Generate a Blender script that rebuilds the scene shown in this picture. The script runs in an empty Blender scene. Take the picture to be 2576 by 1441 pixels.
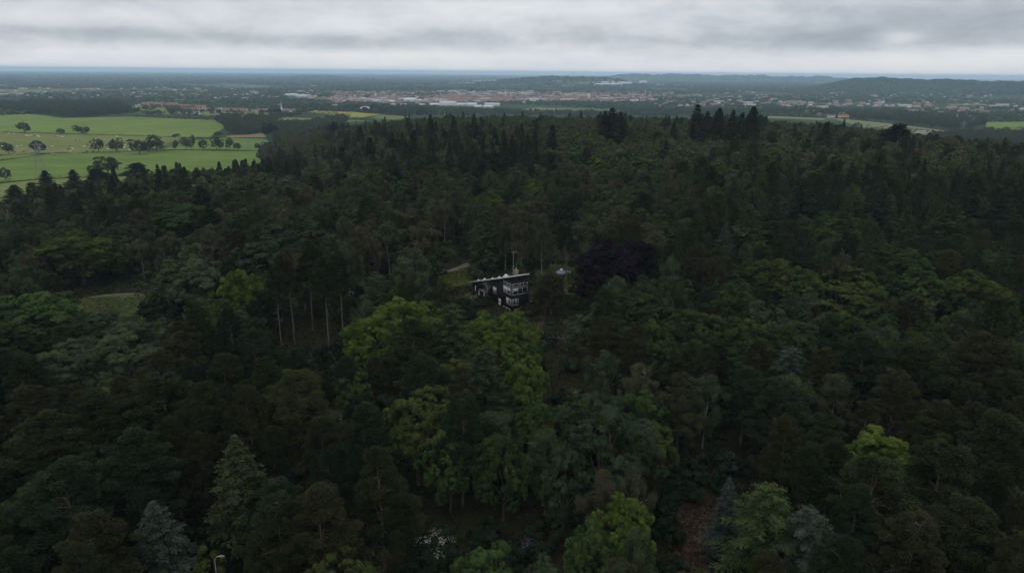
import bpy, math, random
import numpy as np
from mathutils import Vector, Matrix
# Distances in metres.  Sight lines are quoted on a 2575 x 1441 frame, only to find WHERE on the ground a thing stands.
sc = bpy.context.scene
COL = sc.collection
rng = np.random.default_rng(7)
random.seed(7)
# ---------------------------------------------------------------- camera geometry
FPX, CX, CY = 1772.0, 1287.5, 720.5
CAMZ = 160.0
PIT, ROL = math.radians(16.9), math.radians(0.5)
Fv = np.array([0, math.cos(PIT), -math.sin(PIT)])
U0 = np.array([0, math.sin(PIT), math.cos(PIT)])
R0 = np.array([1.0, 0, 0])
Uv = U0*math.cos(ROL) - R0*math.sin(ROL)
Rv = R0*math.cos(ROL) + U0*math.sin(ROL)
CAM = np.array([0, 0, CAMZ])

def ray(px, py):
    d = Fv*FPX + Rv*(px-CX) - Uv*(py-CY)
    return d/np.linalg.norm(d)

def proj(x, y, z):
    d = np.stack([np.asarray(x, float), np.asarray(y, float), np.asarray(z, float)-CAMZ], -1)
    w = d@Fv
    w = np.where(np.abs(w) < 1e-3, 1e-3, w)
    return CX + FPX*(d@Rv)/w, CY - FPX*(d@Uv)/w, w

# ---------------------------------------------------------------- the lie of the land (thin plate spline in angle / log distance)
CP = [(0,18,97),(-30,40,97),(30,40,97),(0,75,98),(-60,90,97),(60,90,97),(0,130,99),(-80,150,98),(90,150,99),(0,178,100.2),(-17,210,100.6),(30,200,100.6),
 (-115,195,97.5),(100,210,103),(-60,250,102),(0,300,106),(100,330,109),(200,300,106),(-150,300,98),(-215,285,90.5),(-232,355,87.5),(-209,442,84),(-142,488,85),
 (-60,420,104),(60,480,110),(200,450,109),(330,430,104),(0,620,107),(180,620,106),(-120,600,98),(-150,780,90),(-240,900,76),(-285,834,63),(-330,780,62),
 (-215,540,74),(-250,600,67),(-90,880,86),(5,860,90),(195,850,90),(350,800,88),(340,700,95),(332,560,98),(390,515,98),(480,560,90),(560,700,72),(460,900,70),
 (-290,430,76),(-330,330,80),(-415,617,66),(-500,720,62),(-520,560,65),(-600,900,58),(-300,1000,58),(-350,1150,56),(-100,1150,58),(-800,1250,54),(-300,1350,52),(-1100,1700,50),(-500,1700,48),
 (-100,1700,46),(-150,2100,44),(-1300,2200,48),(150,1400,52),(300,1200,55),(700,1150,56),(876,1800,50),(1200,1500,50),(1000,1200,54),(1160,1610,50),(600,2200,42),(0,2300,38),(-900,2600,40),
 (0,3200,31),(-2000,3200,31),(2000,3200,33),(0,5000,28),(-3000,5000,27),(3000,5000,30),(0,9000,24),(-5500,9000,24),(5500,9000,26),(0,20000,21),(-12000,20000,21),(12000,20000,21),(0,42000,20),(-26000,40000,20),(26000,40000,20)]
CP = np.array(CP, float)

def _ab(x, y):
    r = np.sqrt(x*x+y*y)
    th = np.arctan2(x, y)
    return np.clip(th, -0.95, 0.95)*2.0, np.log(np.clip(r, 14, 45000))
_ca, _cb = _ab(CP[:, 0], CP[:, 1])
def _phi(d2):
    return 0.5*d2*np.log(d2+1e-9)
_n = len(CP)
_K = _phi((_ca[:, None]-_ca[None])**2 + (_cb[:, None]-_cb[None])**2) + np.eye(_n)*2e-3
_P = np.stack([np.ones(_n), _ca, _cb], 1)
_A = np.block([[_K, _P], [_P.T, np.zeros((3, 3))]])
_W = np.linalg.solve(_A, np.concatenate([CP[:, 2], np.zeros(3)]))
HILLS = [  # bearing 0 (px), bearing spread, distance, depth spread, height, one-sided start px (ramps)
]
def smooth(a, b, x):
    t = np.clip((x-a)/(b-a), 0, 1)
    return t*t*(3-2*t)

def bearing(px):
    return (px-CX)/FPX/1.0
def height(x, y):
    x = np.asarray(x, float); y = np.asarray(y, float)
    shp = np.broadcast(x, y).shape
    x = np.broadcast_to(x, shp).ravel(); y = np.broadcast_to(y, shp).ravel()
    a, b = _ab(x, y)
    z = np.empty(len(x))
    for s in range(0, len(x), 20000):
        e = slice(s, s+20000)
        d2 = (a[e, None]-_ca[None])**2 + (b[e, None]-_cb[None])**2
        z[e] = _phi(d2)@_W[:_n] + _W[_n] + _W[_n+1]*a[e] + _W[_n+2]*b[e]
    r = np.sqrt(x*x+y*y); th = np.abs(np.arctan2(x, y))
    back = smooth(0.95, 1.7, th)
    zb = 97 - 70*smooth(250, 2500, r)
    z = z*(1-back) + zb*back
    # distant ridges
    t = np.where(y > 1, x/np.maximum(y, 1)*1.045, 9.0)*FPX + CX     # bearing in frame units
    jag = 4*np.sin(t*0.037+1.0) + 3*np.sin(t*0.083) + 2*np.sin(t*0.19+2)
    z = z + smooth(2010, 2170, t)*(1-smooth(4200, 5200, t))*(96-0.055*np.clip(t-2170, 0, 900)+1.1*jag)*np.exp(-((r-7300)/1050)**2)
    z = z + smooth(1080, 1420, t)*(1-smooth(1480, 1680, t))*(82+0.8*jag)*np.exp(-((r-8200)/900)**2)
    z = z + smooth(1460, 1600, t)*(1-smooth(2060, 2300, t))*(116-0.06*np.clip(t-1560, 0, 900)+2.2*jag)*np.exp(-((r-15500)/1600)**2)
    z = z + smooth(700, 760, t)*(1-smooth(800, 900, t))*40*np.exp(-((r-13000)/1200)**2)
    return z.reshape(shp)

def hz(x, y):
    return float(height(x, y))

_T = np.exp(np.linspace(math.log(20), math.log(44000), 1600))
def at(px, py, H=0.0, dmin=20):
    """Where a thing of height H stands whose top is seen along this line: x, y, ground z, distance."""
    d = ray(px, py)
    T = _T[_T > dmin]
    X, Y, Z = d[0]*T, d[1]*T, CAMZ + d[2]*T
    g = Z - (height(X, Y) + H)
    k = np.argmax(g < 0)
    if g[k] >= 0: k = len(T)-1
    if k > 0:
        f = g[k-1]/(g[k-1]-g[k]+1e-9); t = T[k-1]+f*(T[k]-T[k-1])
    else:
        t = T[0]
    x, y = d[0]*t, d[1]*t
    return x, y, hz(x, y), t
HAZE_D, HAZE_COL = 5.8e-5, (.58, .81, 1.0, 1)
SUN_E, EXPO = 0.5, 0.0
BANKS = [  # px, py, bearing spread, height spread, strength
 (2150, 105, .16, .018, -.36), (2500, 40, .20, .022, -.32), (2255, 96, .030, .009, .40), (2420, 145, .20, .010, .26), (560, 98, .34, .010, -.17), (230, 82, .16, .007, -.12), (300, 40, .4, .016, .12), (1330, 18, .15, .013, .22), (1100, 45, .10, .010, .12), (400, 132, .40, .006, .16), (1050, 138, .22, .006, .14), (1560, 98, .28, .009, -.14), (1830, 30, .10, .012, -.10),
 (1287, 182, 3.0, .016, .34)]
SKY_LOW = [(0, (.345, .385, .445)), (.3, (.475, .52, .575)), (.5, (.63, .665, .715)), (.7, (.745, .77, .805)), (1, (.87, .86, .85))]
SKY_ZEN = [(.3, (1.0, 1.03, 1.09)), (.7, (1.32, 1.33, 1.37))]
# ---------------------------------------------------------------- helpers
def tag(o, label=None, cat=None, group=None, kind=None):
    if label: o['label'] = label
    if cat: o['category'] = cat
    if group: o['group'] = group
    if kind: o['kind'] = kind
    return o

def mesh_np(name, V, Q, mats, mi=None, attrs=None, smooth_=False):
    me = bpy.data.meshes.new(name)
    V = np.asarray(V, np.float32); Q = np.asarray(Q, np.int32)
    k = Q.shape[1]
    me.vertices.add(len(V)); me.vertices.foreach_set('co', V.ravel())
    me.loops.add(Q.size); me.loops.foreach_set('vertex_index', Q.ravel())
    me.polygons.add(len(Q))
    me.polygons.foreach_set('loop_start', np.arange(0, Q.size, k, dtype=np.int32))
    if mi is not None: me.polygons.foreach_set('material_index', np.asarray(mi, np.int32))
    if smooth_: me.polygons.foreach_set('use_smooth', np.ones(len(Q), bool))
    for m in mats: me.materials.append(m)
    me.update(calc_edges=True)
    for an, av in (attrs or {}).items():
        at_ = me.attributes.new(an, 'FLOAT', 'POINT'); at_.data.foreach_set('value', np.asarray(av, np.float32))
    return me

class MB:
    """collects quads into one mesh"""
    def __init__(s): s.V = []; s.Q = []; s.M = []; s.R = []; s.n = 0
    def add(s, V, Q, m=0, r=None):
        V = np.asarray(V, float).reshape(-1, 3); Q = np.asarray(Q, int).reshape(-1, 4)
        s.V.append(V); s.Q.append(Q+s.n); s.n += len(V)
        s.M.append(np.full(len(Q), m)); s.R.append(np.full(len(V), 0.5) if r is None else np.asarray(r, float))
        return s
    def box(s, x0, x1, y0, y1, z0, z1, m=0):
        V = [(x, y, z) for z in (z0, z1) for x, y in ((x0, y0), (x1, y0), (x1, y1), (x0, y1))]
        return s.add(V, [(3, 2, 1, 0), (4, 5, 6, 7), (0, 1, 5, 4), (1, 2, 6, 5), (2, 3, 7, 6), (3, 0, 4, 7)], m)
    def hexa(s, P, m=0):   # eight corners, bottom four then top four
        return s.add(P, [(3, 2, 1, 0), (4, 5, 6, 7), (0, 1, 5, 4), (1, 2, 6, 5), (2, 3, 7, 6), (3, 0, 4, 7)], m)
    def tube(s, P, R, k=6, m=0, r=0.5):
        P = np.asarray(P, float); n = len(P)
        R = np.broadcast_to(np.asarray(R, float), (n,))
        D = np.gradient(P, axis=0); D /= np.linalg.norm(D, axis=1)[:, None]+1e-9
        ref = np.where(np.abs(D[:, 2:3]) > 0.9, np.array([[1.0, 0, 0]]), np.array([[0, 0, 1.0]]))
        A = np.cross(D, ref); A /= np.linalg.norm(A, axis=1)[:, None]+1e-9
        B = np.cross(D, A)
        an = np.arange(k)/k*2*np.pi
        V = P[:, None]+R[:, None, None]*(A[:, None]*np.cos(an)[None, :, None]+B[:, None]*np.sin(an)[None, :, None])
        i = np.arange(n-1)[:, None]*k; j = np.arange(k)[None]; j2 = (j+1) % k
        Q = np.stack([i+j, i+j2, i+k+j2, i+k+j], -1).reshape(-1, 4)
        return s.add(V.reshape(-1, 3), Q, m, np.full(n*k, r))
    def mesh(s, name, mats, smooth_=False):
        if isinstance(mats, bpy.types.Material): mats = [mats]
        return mesh_np(name, np.concatenate(s.V), np.concatenate(s.Q), mats, np.concatenate(s.M), {'rnd': np.concatenate(s.R)}, smooth_)
    def obj(s, name, mats, parent=None, smooth_=False):
        o = bpy.data.objects.new(name, s.mesh(name, mats, smooth_)); COL.objects.link(o)
        if parent is not None: o.parent = parent
        return o

def link(name, me, parent=None, loc=(0, 0, 0), rz=0, color=None):
    o = bpy.data.objects.new(name, me); COL.objects.link(o)
    if parent is not None: o.parent = parent
    o.location = loc; o.rotation_euler = (0, 0, rz)
    if color is not None: o.color = (*color, 1)
    return o
def empty(name, loc=(0, 0, 0), rz=0, scale=(1, 1, 1)):
    o = bpy.data.objects.new(name, None); COL.objects.link(o)
    o.location = loc; o.rotation_euler = (0, 0, rz); o.scale = scale; o.empty_display_size = 0.5
    return o

# ---------------------------------------------------------------- materials
def newmat(name):
    m = bpy.data.materials.new(name); m.use_nodes = True
    nt = m.node_tree; nt.nodes.clear()
    return m, nt, nt.nodes.new('ShaderNodeOutputMaterial')
def N(nt, t, **k):
    n = nt.nodes.new(t)
    for a, b in k.items():
        if a.startswith('i_'):
            n.inputs[int(a[2:]) if a[2:].isdigit() else a[2:].replace('_', ' ')].default_value = b
        else: setattr(n, a, b)
    return n
def ramp(nt, fac, stops):
    r = nt.nodes.new('ShaderNodeValToRGB')
    el = r.color_ramp.elements
    while len(el) > 1: el.remove(el[0])
    el[0].position = stops[0][0]; el[0].color = (*stops[0][1], 1)
    for p, c in stops[1:]:
        e = el.new(p); e.color = (*c, 1)
    nt.links.new(fac, r.inputs[0])
    return r.outputs[0]
def mulc(nt, a, fac):
    n = N(nt, 'ShaderNodeVectorMath', operation='SCALE')
    nt.links.new(a, n.inputs[0]); nt.links.new(fac, n.inputs['Scale'])
    return n.outputs[0]
def mrange(nt, v, a, b, c, d):
    n = N(nt, 'ShaderNodeMapRange'); nt.links.new(v, n.inputs[0])
    for i, q in enumerate((a, b, c, d)): n.inputs[i+1].default_value = q
    return n.outputs[0]
def noise(nt, scale, detail=3, rough=0.55, coord='Object', vec=None):
    n = N(nt, 'ShaderNodeTexNoise'); n.inputs['Scale'].default_value = scale; n.inputs['Detail'].default_value = detail; n.inputs['Roughness'].default_value = rough
    if vec is None:
        tc = N(nt, 'ShaderNodeTexCoord'); vec = tc.outputs[coord]
    nt.links.new(vec, n.inputs['Vector'])
    return n.outputs['Fac']

def foliage_mat(name, ramp_stops=None, trans=0.12, spread=(0.5, 1.55)):
    """leaves: the tree's own colour, each leaf a little lighter or darker"""
    m, nt, out = newmat(name)
    oi = N(nt, 'ShaderNodeObjectInfo')
    if ramp_stops: c = ramp(nt, oi.outputs['Random'], ramp_stops)
    else: c = oi.outputs['Color']
    a = N(nt, 'ShaderNodeAttribute', attribute_name='rnd')
    v = mrange(nt, a.outputs['Fac'], 0, 1, *spread)
    c2 = mulc(nt, c, v)
    h = N(nt, 'ShaderNodeHueSaturation'); nt.links.new(c2, h.inputs['Color'])
    nt.links.new(mrange(nt, a.outputs['Fac'], 0, 1, 0.522, 0.482), h.inputs['Hue'])
    d = N(nt, 'ShaderNodeBsdfDiffuse'); t = N(nt, 'ShaderNodeBsdfTranslucent'); mx = N(nt, 'ShaderNodeMixShader'); mx.inputs[0].default_value = trans
    for q in (d, t): nt.links.new(h.outputs[0], q.inputs['Color'])
    nt.links.new(d.outputs[0], mx.inputs[1]); nt.links.new(t.outputs[0], mx.inputs[2]); nt.links.new(mx.outputs[0], out.inputs[0])
    return m
def plain(name, col, rough=0.8, var=0.15, scale=3.0, spec=0.3, metal=0.0, obcol=False):
    m, nt, out = newmat(name)
    p = N(nt, 'ShaderNodeBsdfPrincipled'); p.inputs['Roughness'].default_value = rough; p.inputs['Metallic'].default_value = metal
    p.inputs['Specular IOR Level'].default_value = spec
    f = mrange(nt, noise(nt, scale, 4), 0.25, 0.75, 1-var, 1+var)
    if obcol: c = N(nt, 'ShaderNodeObjectInfo').outputs['Color']
    else:
        rgb = N(nt, 'ShaderNodeRGB'); rgb.outputs[0].default_value = (*col, 1); c = rgb.outputs[0]
    nt.links.new(mulc(nt, c, f), p.inputs['Base Color']); nt.links.new(p.outputs[0], out.inputs[0])
    return m
M_LEAF = foliage_mat('leaf')
M_NEEDLE = foliage_mat('needle', trans=0.08, spread=(0.6, 1.45))
def bark_mat(name, lo, hi, scale=2.0):
    m, nt, out = newmat(name)
    d = N(nt, 'ShaderNodeBsdfDiffuse')
    tc = N(nt, 'ShaderNodeTexCoord'); mp = N(nt, 'ShaderNodeMapping'); mp.inputs['Scale'].default_value = (1, 1, 0.3); nt.links.new(tc.outputs['Object'], mp.inputs[0])
    c = ramp(nt, noise(nt, scale, 5, 0.6, vec=mp.outputs[0]), [(0.3, lo), (0.7, hi)])
    nt.links.new(c, d.inputs[0]); nt.links.new(d.outputs[0], out.inputs[0])
    return m
M_BARK = bark_mat('bark_grey', (0.035, 0.03, 0.025), (0.10, 0.09, 0.078))
M_PINEBARK = bark_mat('bark_pine', (0.058, 0.045, 0.036), (0.135, 0.108, 0.086))
M_BIRCHBARK = bark_mat('bark_birch', (0.07, 0.066, 0.058), (0.27, 0.26, 0.235), 1.2)
M_DEADWOOD = bark_mat('dead_wood', (0.10, 0.095, 0.085), (0.22, 0.21, 0.19))

# ---------------------------------------------------------------- trees
def unit(v): return v/(np.linalg.norm(v, axis=-1, keepdims=True)+1e-9)
def kites(mb, P, Nn, L, W, r, T=None, m=0):
    """leaf-shaped faces: centre, facing, length, width"""
    n = len(P)
    if T is None: T = np.cross(Nn, rng.normal(size=(n, 3)))
    T = unit(T); B = unit(np.cross(Nn, T))
    L = np.broadcast_to(L, (n,))[:, None]; W = np.broadcast_to(W, (n,))[:, None]
    V = np.stack([P-T*L*.5, P+B*W*.5+T*L*.08, P+T*L*.5, P-B*W*.5+T*L*.08], 1).reshape(-1, 3)
    mb.add(V, np.arange(4*n).reshape(-1, 4), m, np.repeat(np.clip(r, 0, 1), 4))

def limb(mb, a, b, r0, r1, bend=0.15, k=5, n=5, m=0):
    a, b = np.asarray(a, float), np.asarray(b, float)
    t = np.linspace(0, 1, n)[:, None]
    L = np.linalg.norm(b-a)
    P = a+(b-a)*t+np.sin(t*np.pi)*rng.normal(size=3)*L*bend*0.5
    mb.tube(P, np.linspace(r0, r1, n), k, m)

def broadleaf(q, H=16., W=12., base=.22, nl=54, flat=1.0):
    c = MB(); t = MB()
    a = W/2; cz = H*(1+base)/2; h = H*(1-base)/2
    nleaf = int(30000/q**2); ls = 0.30*q
    i = np.arange(nl)+.5
    phi = np.arccos(1-1.72*i/nl); th = np.pi*(1+5**.5)*i + rng.normal(size=nl)*.25
    d = np.stack([np.sin(phi)*np.cos(th), np.sin(phi)*np.sin(th), np.cos(phi)], 1)
    rad = rng.uniform(.60, .90, nl)*(1+.15*rng.normal(size=nl))
    a1, a2 = rng.uniform(0, 6.28, 2)
    rad = rad*(1+.17*np.cos(th-a1)+.13*np.cos(2*th-a2))
    lc = d*np.array([a, a, h*flat])*rad[:, None]+np.array([0, 0, cz])
    lc[:, 2] += .10*H*np.sin(th*1.0+a2)*np.sin(phi)
    lr = rng.uniform(.17, .30, nl)*a
    ns = 13
    sd = unit(rng.normal(size=(nl, ns, 3))+d[:, None]*.9+np.array([0, 0, .55]))
    sc_ = lc[:, None]+sd*lr[:, None, None]*np.array([1, 1, .85])*rng.uniform(.65, .95, (nl, ns, 1))
    sr = lr[:, None]*rng.uniform(.26, .42, (nl, ns))
    lobe_t = rng.uniform(.25, .75, (nl, 1))+rng.uniform(-.22, .22, (nl, ns))
    pick = rng.choice(nl*ns, nleaf, p=(sr**2).ravel()/(sr**2).sum())
    S = sc_.reshape(-1, 3)[pick]; R = sr.ravel()[pick]; SD = sd.reshape(-1, 3)[pick]
    ld = unit(rng.normal(size=(nleaf, 3))+SD*.75+np.array([0, 0, .6]))
    P = S+ld*R[:, None]*rng.uniform(.65, 1.12, (nleaf, 1))
    Nn = unit(ld*.9+np.array([0, 0, .40])+rng.normal(size=(nleaf, 3))*.33)
    kites(c, P, Nn, ls*rng.uniform(.7, 1.3, nleaf), ls*.72*rng.uniform(.7, 1.2, nleaf), lobe_t.ravel()[pick]+rng.uniform(-.25, .25, nleaf))
    tr = 0.022*H
    limb(t, (0, 0, -.4), (rng.normal()*.2, rng.normal()*.2, H*base*1.25), tr, tr*.75, .05, 8)
    for k in rng.choice(nl, 11 if q < 2 else 5, replace=False):
        limb(t, (0, 0, H*base*1.1), lc[k]*np.array([.9, .9, .98]), tr*.5, tr*.08, .18)
    return c, t

def pine(q, H=19., W=8.5, base=.30, ncl=165, dead=9):
    c = MB(); t = MB()
    lean = rng.normal(size=2)*.35
    def ax(z): return np.array([lean[0]*(z/H)**2, lean[1]*(z/H)**2, z])
    f = np.linspace(0, 1, 9)
    t.tube([ax(z) for z in f*H*.96-.4], np.interp(f, [0, .5, 1], [.26, .17, .03]), 7)
    u = rng.beta(1.05, 1.0, ncl); u = np.sort(u)
    az = np.arange(ncl)*2.4+rng.normal(size=ncl)*.4
    pt = rng.uniform(.36, .62); a1, a2 = rng.uniform(0, 6.28, 2)
    env = W/2*np.clip(1.02-u, 0, 1)**pt*(.55+.45*np.clip(u/.22, 0, 1))*1.25*(1+.24*rng.normal(size=ncl))*(1+.22*np.cos(az-a1)+.16*np.cos(2*az-a2+3*u))
    rr = env*rng.uniform(.5, 1.0, ncl)
    z = H*(base+(1-base)*u)
    C = np.stack([rr*np.cos(az), rr*np.sin(az), z], 1); C[:, :2] += np.outer((z/H)**2, lean)
    cr = np.clip(.40+.22*env/ (W/2)+rng.normal(size=ncl)*.12, .26, .9)*W/8.5
    tone = rng.uniform(.25, .75, ncl)
    nt_ = int(9800/q**2)
    p = rng.choice(ncl, nt_, p=cr**2/(cr**2).sum())
    dd = unit(rng.normal(size=(nt_, 3))+np.array([0, 0, .75]))
    P0 = C[p]+dd*cr[p][:, None]*np.array([1.15, 1.15, .62])*rng.uniform(.55, 1.05, (nt_, 1))
    out = unit(np.stack([np.cos(az[p]), np.sin(az[p]), np.full(nt_, .5)], 1))
    for k in range(3):
        T = unit(dd*.7+out*.5+rng.normal(size=(nt_, 3))*.55+np.array([0, 0, .35]))
        Nn = unit(dd+np.array([0, 0, .4])+rng.normal(size=(nt_, 3))*.5)
        L = .50*q*rng.uniform(.7, 1.3, nt_)
        kites(c, P0+T*L[:, None]*.35, Nn, L, L*.30, tone[p]+rng.uniform(-.28, .28, nt_), T)
    for k in range(0, ncl, 3 if q < 2 else 8):
        limb(t, ax(z[k]-rr[k]*.35), C[k]-np.array([0, 0, cr[k]*.3]), .055, .015, .12, 4, 4)
    for k in range(dead if q < 2.5 else 0):   # dead snags below and within the crown
        zz = H*rng.uniform(base*.65, base+.38); a = rng.uniform(0, 6.28); L = rng.uniform(1.4, 3.4)
        e = ax(zz)+np.array([math.cos(a)*L, math.sin(a)*L, rng.uniform(-.4, 1.0)])
        limb(t, ax(zz), e, .05, .012, .25, 4, 5, 1)
        for j in range(2):
            s = ax(zz)+(e-ax(zz))*rng.uniform(.5, .8); limb(t, s, s+rng.normal(size=3)*.55, .022, .008, .2, 3, 3, 1)
    return c, t

def spruce(q, H=20., W=8., base=.08, droop=.25, dens=1.0, gap=.62, prof=.78):
    c = MB(); t = MB()
    f = np.linspace(0, 1, 6)
    t.tube(np.stack([0*f, 0*f, f*H-.3], 1), np.interp(f, [0, 1], [.27, .015]), 6)
    zs = []; z = H*.985
    while z > H*base:
        zs.append(z); z -= gap*rng.uniform(.8, 1.25)*(.6+.6*(1-z/H)**.5)
    Ps, Ns, Ts, Ls, Ws, Rs = [], [], [], [], [], []
    step = .42*q
    for z in zs:
        u = 1-z/H
        R = W/2*min(1.0, (u*1.12)**prof)*rng.uniform(.82, 1.12)*(1 if u < .8 else 1.05-.6*(u-.8))
        nb = int(np.clip(5+u*7, 5, 10))
        a0 = rng.uniform(0, 6.28)
        for k in range(nb):
            a = a0+k*6.283/nb+rng.normal()*.16
            L = R*rng.uniform(.68, 1.12)
            if rng.random() < .06: continue
            o = np.array([math.cos(a), math.sin(a), 0]); s = np.array([-o[1], o[0], 0])
            m = max(2, int(L/step*1.4*dens))
            v = (np.arange(m)+rng.uniform(.2, .9))/m
            pz = z+.10*L*np.sin(v*2.2)-droop*L*v**1.7+.12*L*np.maximum(v-.75, 0)
            P = np.stack([o[0]*L*v, o[1]*L*v, pz], 1)
            if q < 2.5 and k % 2 == 0: t.tube(np.concatenate([[[0, 0, z]], P[::max(1, m//3)]]), .022, 3)
            tone = rng.uniform(.3, .7)
            wspr = .34*L*(1-.75*v)+.22
            for sg, off in ((-1, .25), (1, .25), (-1, .8), (1, .8)):
                T = unit(o*.65+s*sg*.8+np.array([0, 0, -.22])+rng.normal(size=(m, 3))*.2)
                ll = wspr*rng.uniform(.45, .8, m)+.12*q
                Ps.append(P+T*(wspr*off)[:, None]); Ts.append(T); Ls.append(ll); Ws.append(np.full(m, .25*q**.9)*rng.uniform(.7, 1.2, m))
                Ns.append(unit(np.array([0, 0, .75])+o*.5+s*sg*.25+rng.normal(size=(m, 3))*.55)); Rs.append(tone+rng.uniform(-.25, .25, m)+.15*v)
            T = unit(np.tile(o, (m, 1))+rng.normal(size=(m, 3))*.3)
            Ps.append(P+np.array([0, 0, -.08])); Ts.append(T); Ls.append(np.full(m, .55*q**.6)); Ws.append(np.full(m, .26*q)); Ns.append(unit(np.array([0, 0, 1.])+rng.normal(size=(m, 3))*.5)); Rs.append(tone+rng.uniform(-.2, .3, m))
    P = np.concatenate(Ps)
    kites(c, P, np.concatenate(Ns), np.concatenate(Ls), np.concatenate(Ws), np.concatenate(Rs), np.concatenate(Ts))
    return c, t

def birch(q, H=17., W=7., base=.28, ncl=62):
    c = MB(); t = MB()
    u = rng.beta(1.3, .95, ncl)
    az = np.arange(ncl)*2.4+rng.normal(size=ncl)*.5
    env = W/2*np.sin(np.clip(u*.86+.14, 0, 1)*np.pi)**.62*(1+.2*rng.normal(size=ncl))
    rr = env*rng.uniform(.35, 1., ncl)
    z = H*(base+(1-base)*u*.97)
    C = np.stack([rr*np.cos(az), rr*np.sin(az), z], 1)
    cr = rng.uniform(.6, 1.05, ncl)*W/7
    tone = rng.uniform(.25, .75, ncl)
    n = int(21000/q**2)
    p = rng.choice(ncl, n, p=cr**2/(cr**2).sum())
    dd = unit(rng.normal(size=(n, 3)))
    k = rng.random(n)**1.3
    P = C[p]+dd*cr[p][:, None]*np.array([1, 1, .8])*rng.uniform(.5, 1.05, (n, 1))-np.array([0, 0, 1.])*(k*cr[p]*1.9)[:, None]
    P[:, :2] = C[p][:, :2]+(P[:, :2]-C[p][:, :2])*(1-.4*k)[:, None]
    Nn = unit(dd+np.array([0, 0, .55])+rng.normal(size=(n, 3))*.6)
    T = unit(np.array([0, 0, -1.])+rng.normal(size=(n, 3))*.7)
    kites(c, P, Nn, .30*q*rng.uniform(.7, 1.3, n), .17*q*rng.uniform(.7, 1.3, n), tone[p]+rng.uniform(-.28, .28, n), T)
    bend = rng.normal(size=2)*.5
    f = np.linspace(0, 1, 7)
    t.tube(np.stack([bend[0]*f**2, bend[1]*f**2, f*H*.95-.3], 1), np.interp(f, [0, 1], [.17, .02]), 6)
    for k in rng.choice(ncl, 24 if q < 2 else 8, replace=False):
        zz = z[k]-rr[k]*1.1-.5
        b = np.array([bend[0]*(zz/H)**2, bend[1]*(zz/H)**2, max(zz, H*base*.8)])
        limb(t, b, C[k]+np.array([0, 0, .2]), .055, .014, .12, 4, 4)
    return c, t

def cypress(q, H=14., W=5.2):
    c = MB(); t = MB()
    n = int(26000/q**2); ncl = 70
    u = rng.random(ncl)**.8; az = np.arange(ncl)*2.4
    R = W/2*np.clip(1-u**1.6, .05, 1)**.8*rng.uniform(.65, 1.1, ncl)
    C = np.stack([R*np.cos(az), R*np.sin(az), H*(.04+.92*u)], 1)
    cr = rng.uniform(.45, .8, ncl)
    p = rng.choice(ncl, n)
    dd = unit(rng.normal(size=(n, 3))+np.stack([np.cos(az[p]), np.sin(az[p]), 0*az[p]+.3], 1)*.6)
    P = C[p]+dd*cr[p][:, None]*np.array([1, 1, 1.5])*rng.uniform(.6, 1.05, (n, 1))
    T = unit(np.array([0, 0, .9])+dd*.5+rng.normal(size=(n, 3))*.4)
    kites(c, P, unit(dd+rng.normal(size=(n, 3))*.4), .42*q*rng.uniform(.7, 1.3, n), .17*q, rng.uniform(.2, .8, ncl)[p]+rng.uniform(-.2, .2, n), T)
    limb(t, (0, 0, -.3), (0, 0, H*.8), .2, .03, .02, 6)
    return c, t

def shrub(q, H=3., W=4., flower=0, nl=16):
    c, t = broadleaf(q, H, W, .04, nl)
    f = MB()
    if flower:
        n = flower
        d = unit(rng.normal(size=(n, 3))+np.array([0, -.25, .5]))
        d[:, 2] = np.abs(d[:, 2])*.9+.02
        P0 = d*np.array([W/2, W/2, H*.52])*rng.uniform(.86, 1.03, (n, 1))+np.array([0, 0, H*.47])
        pn = np.sin(d[:, 0]*4.1+1)+np.sin(d[:, 1]*5.3+d[:, 2]*3)+.6*rng.normal(size=n); P0, d = P0[pn > -.1], d[pn > -.1]; n = len(P0)   # blossom comes in drifts
        for k in range(5):
            kites(f, P0+rng.normal(size=(n, 3))*.06, unit(d+rng.normal(size=(n, 3))*.5), .09, .08, rng.uniform(0, 1, n))
    return c, t, f

def bare(H=7., spread=3.5, forks=6):
    t = MB()
    top = np.array([rng.normal()*.3, rng.normal()*.3, H*.45])
    limb(t, (0, 0, -.3), top, .17, .12, .12, 6, 5)
    for k in range(forks):
        a = k*6.28/forks+rng.normal()*.4
        e = top+np.array([math.cos(a)*spread*rng.uniform(.4, 1), math.sin(a)*spread*rng.uniform(.4, 1), H*rng.uniform(.1, .55)])
        limb(t, top, e, .10, .02, .25, 5, 6)
        for j in range(3):
            s = top+(e-top)*rng.uniform(.4, .85); limb(t, s, s+rng.normal(size=3)*np.array([.8, .8, .6]), .04, .012, .2, 4, 4)
    return t

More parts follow.
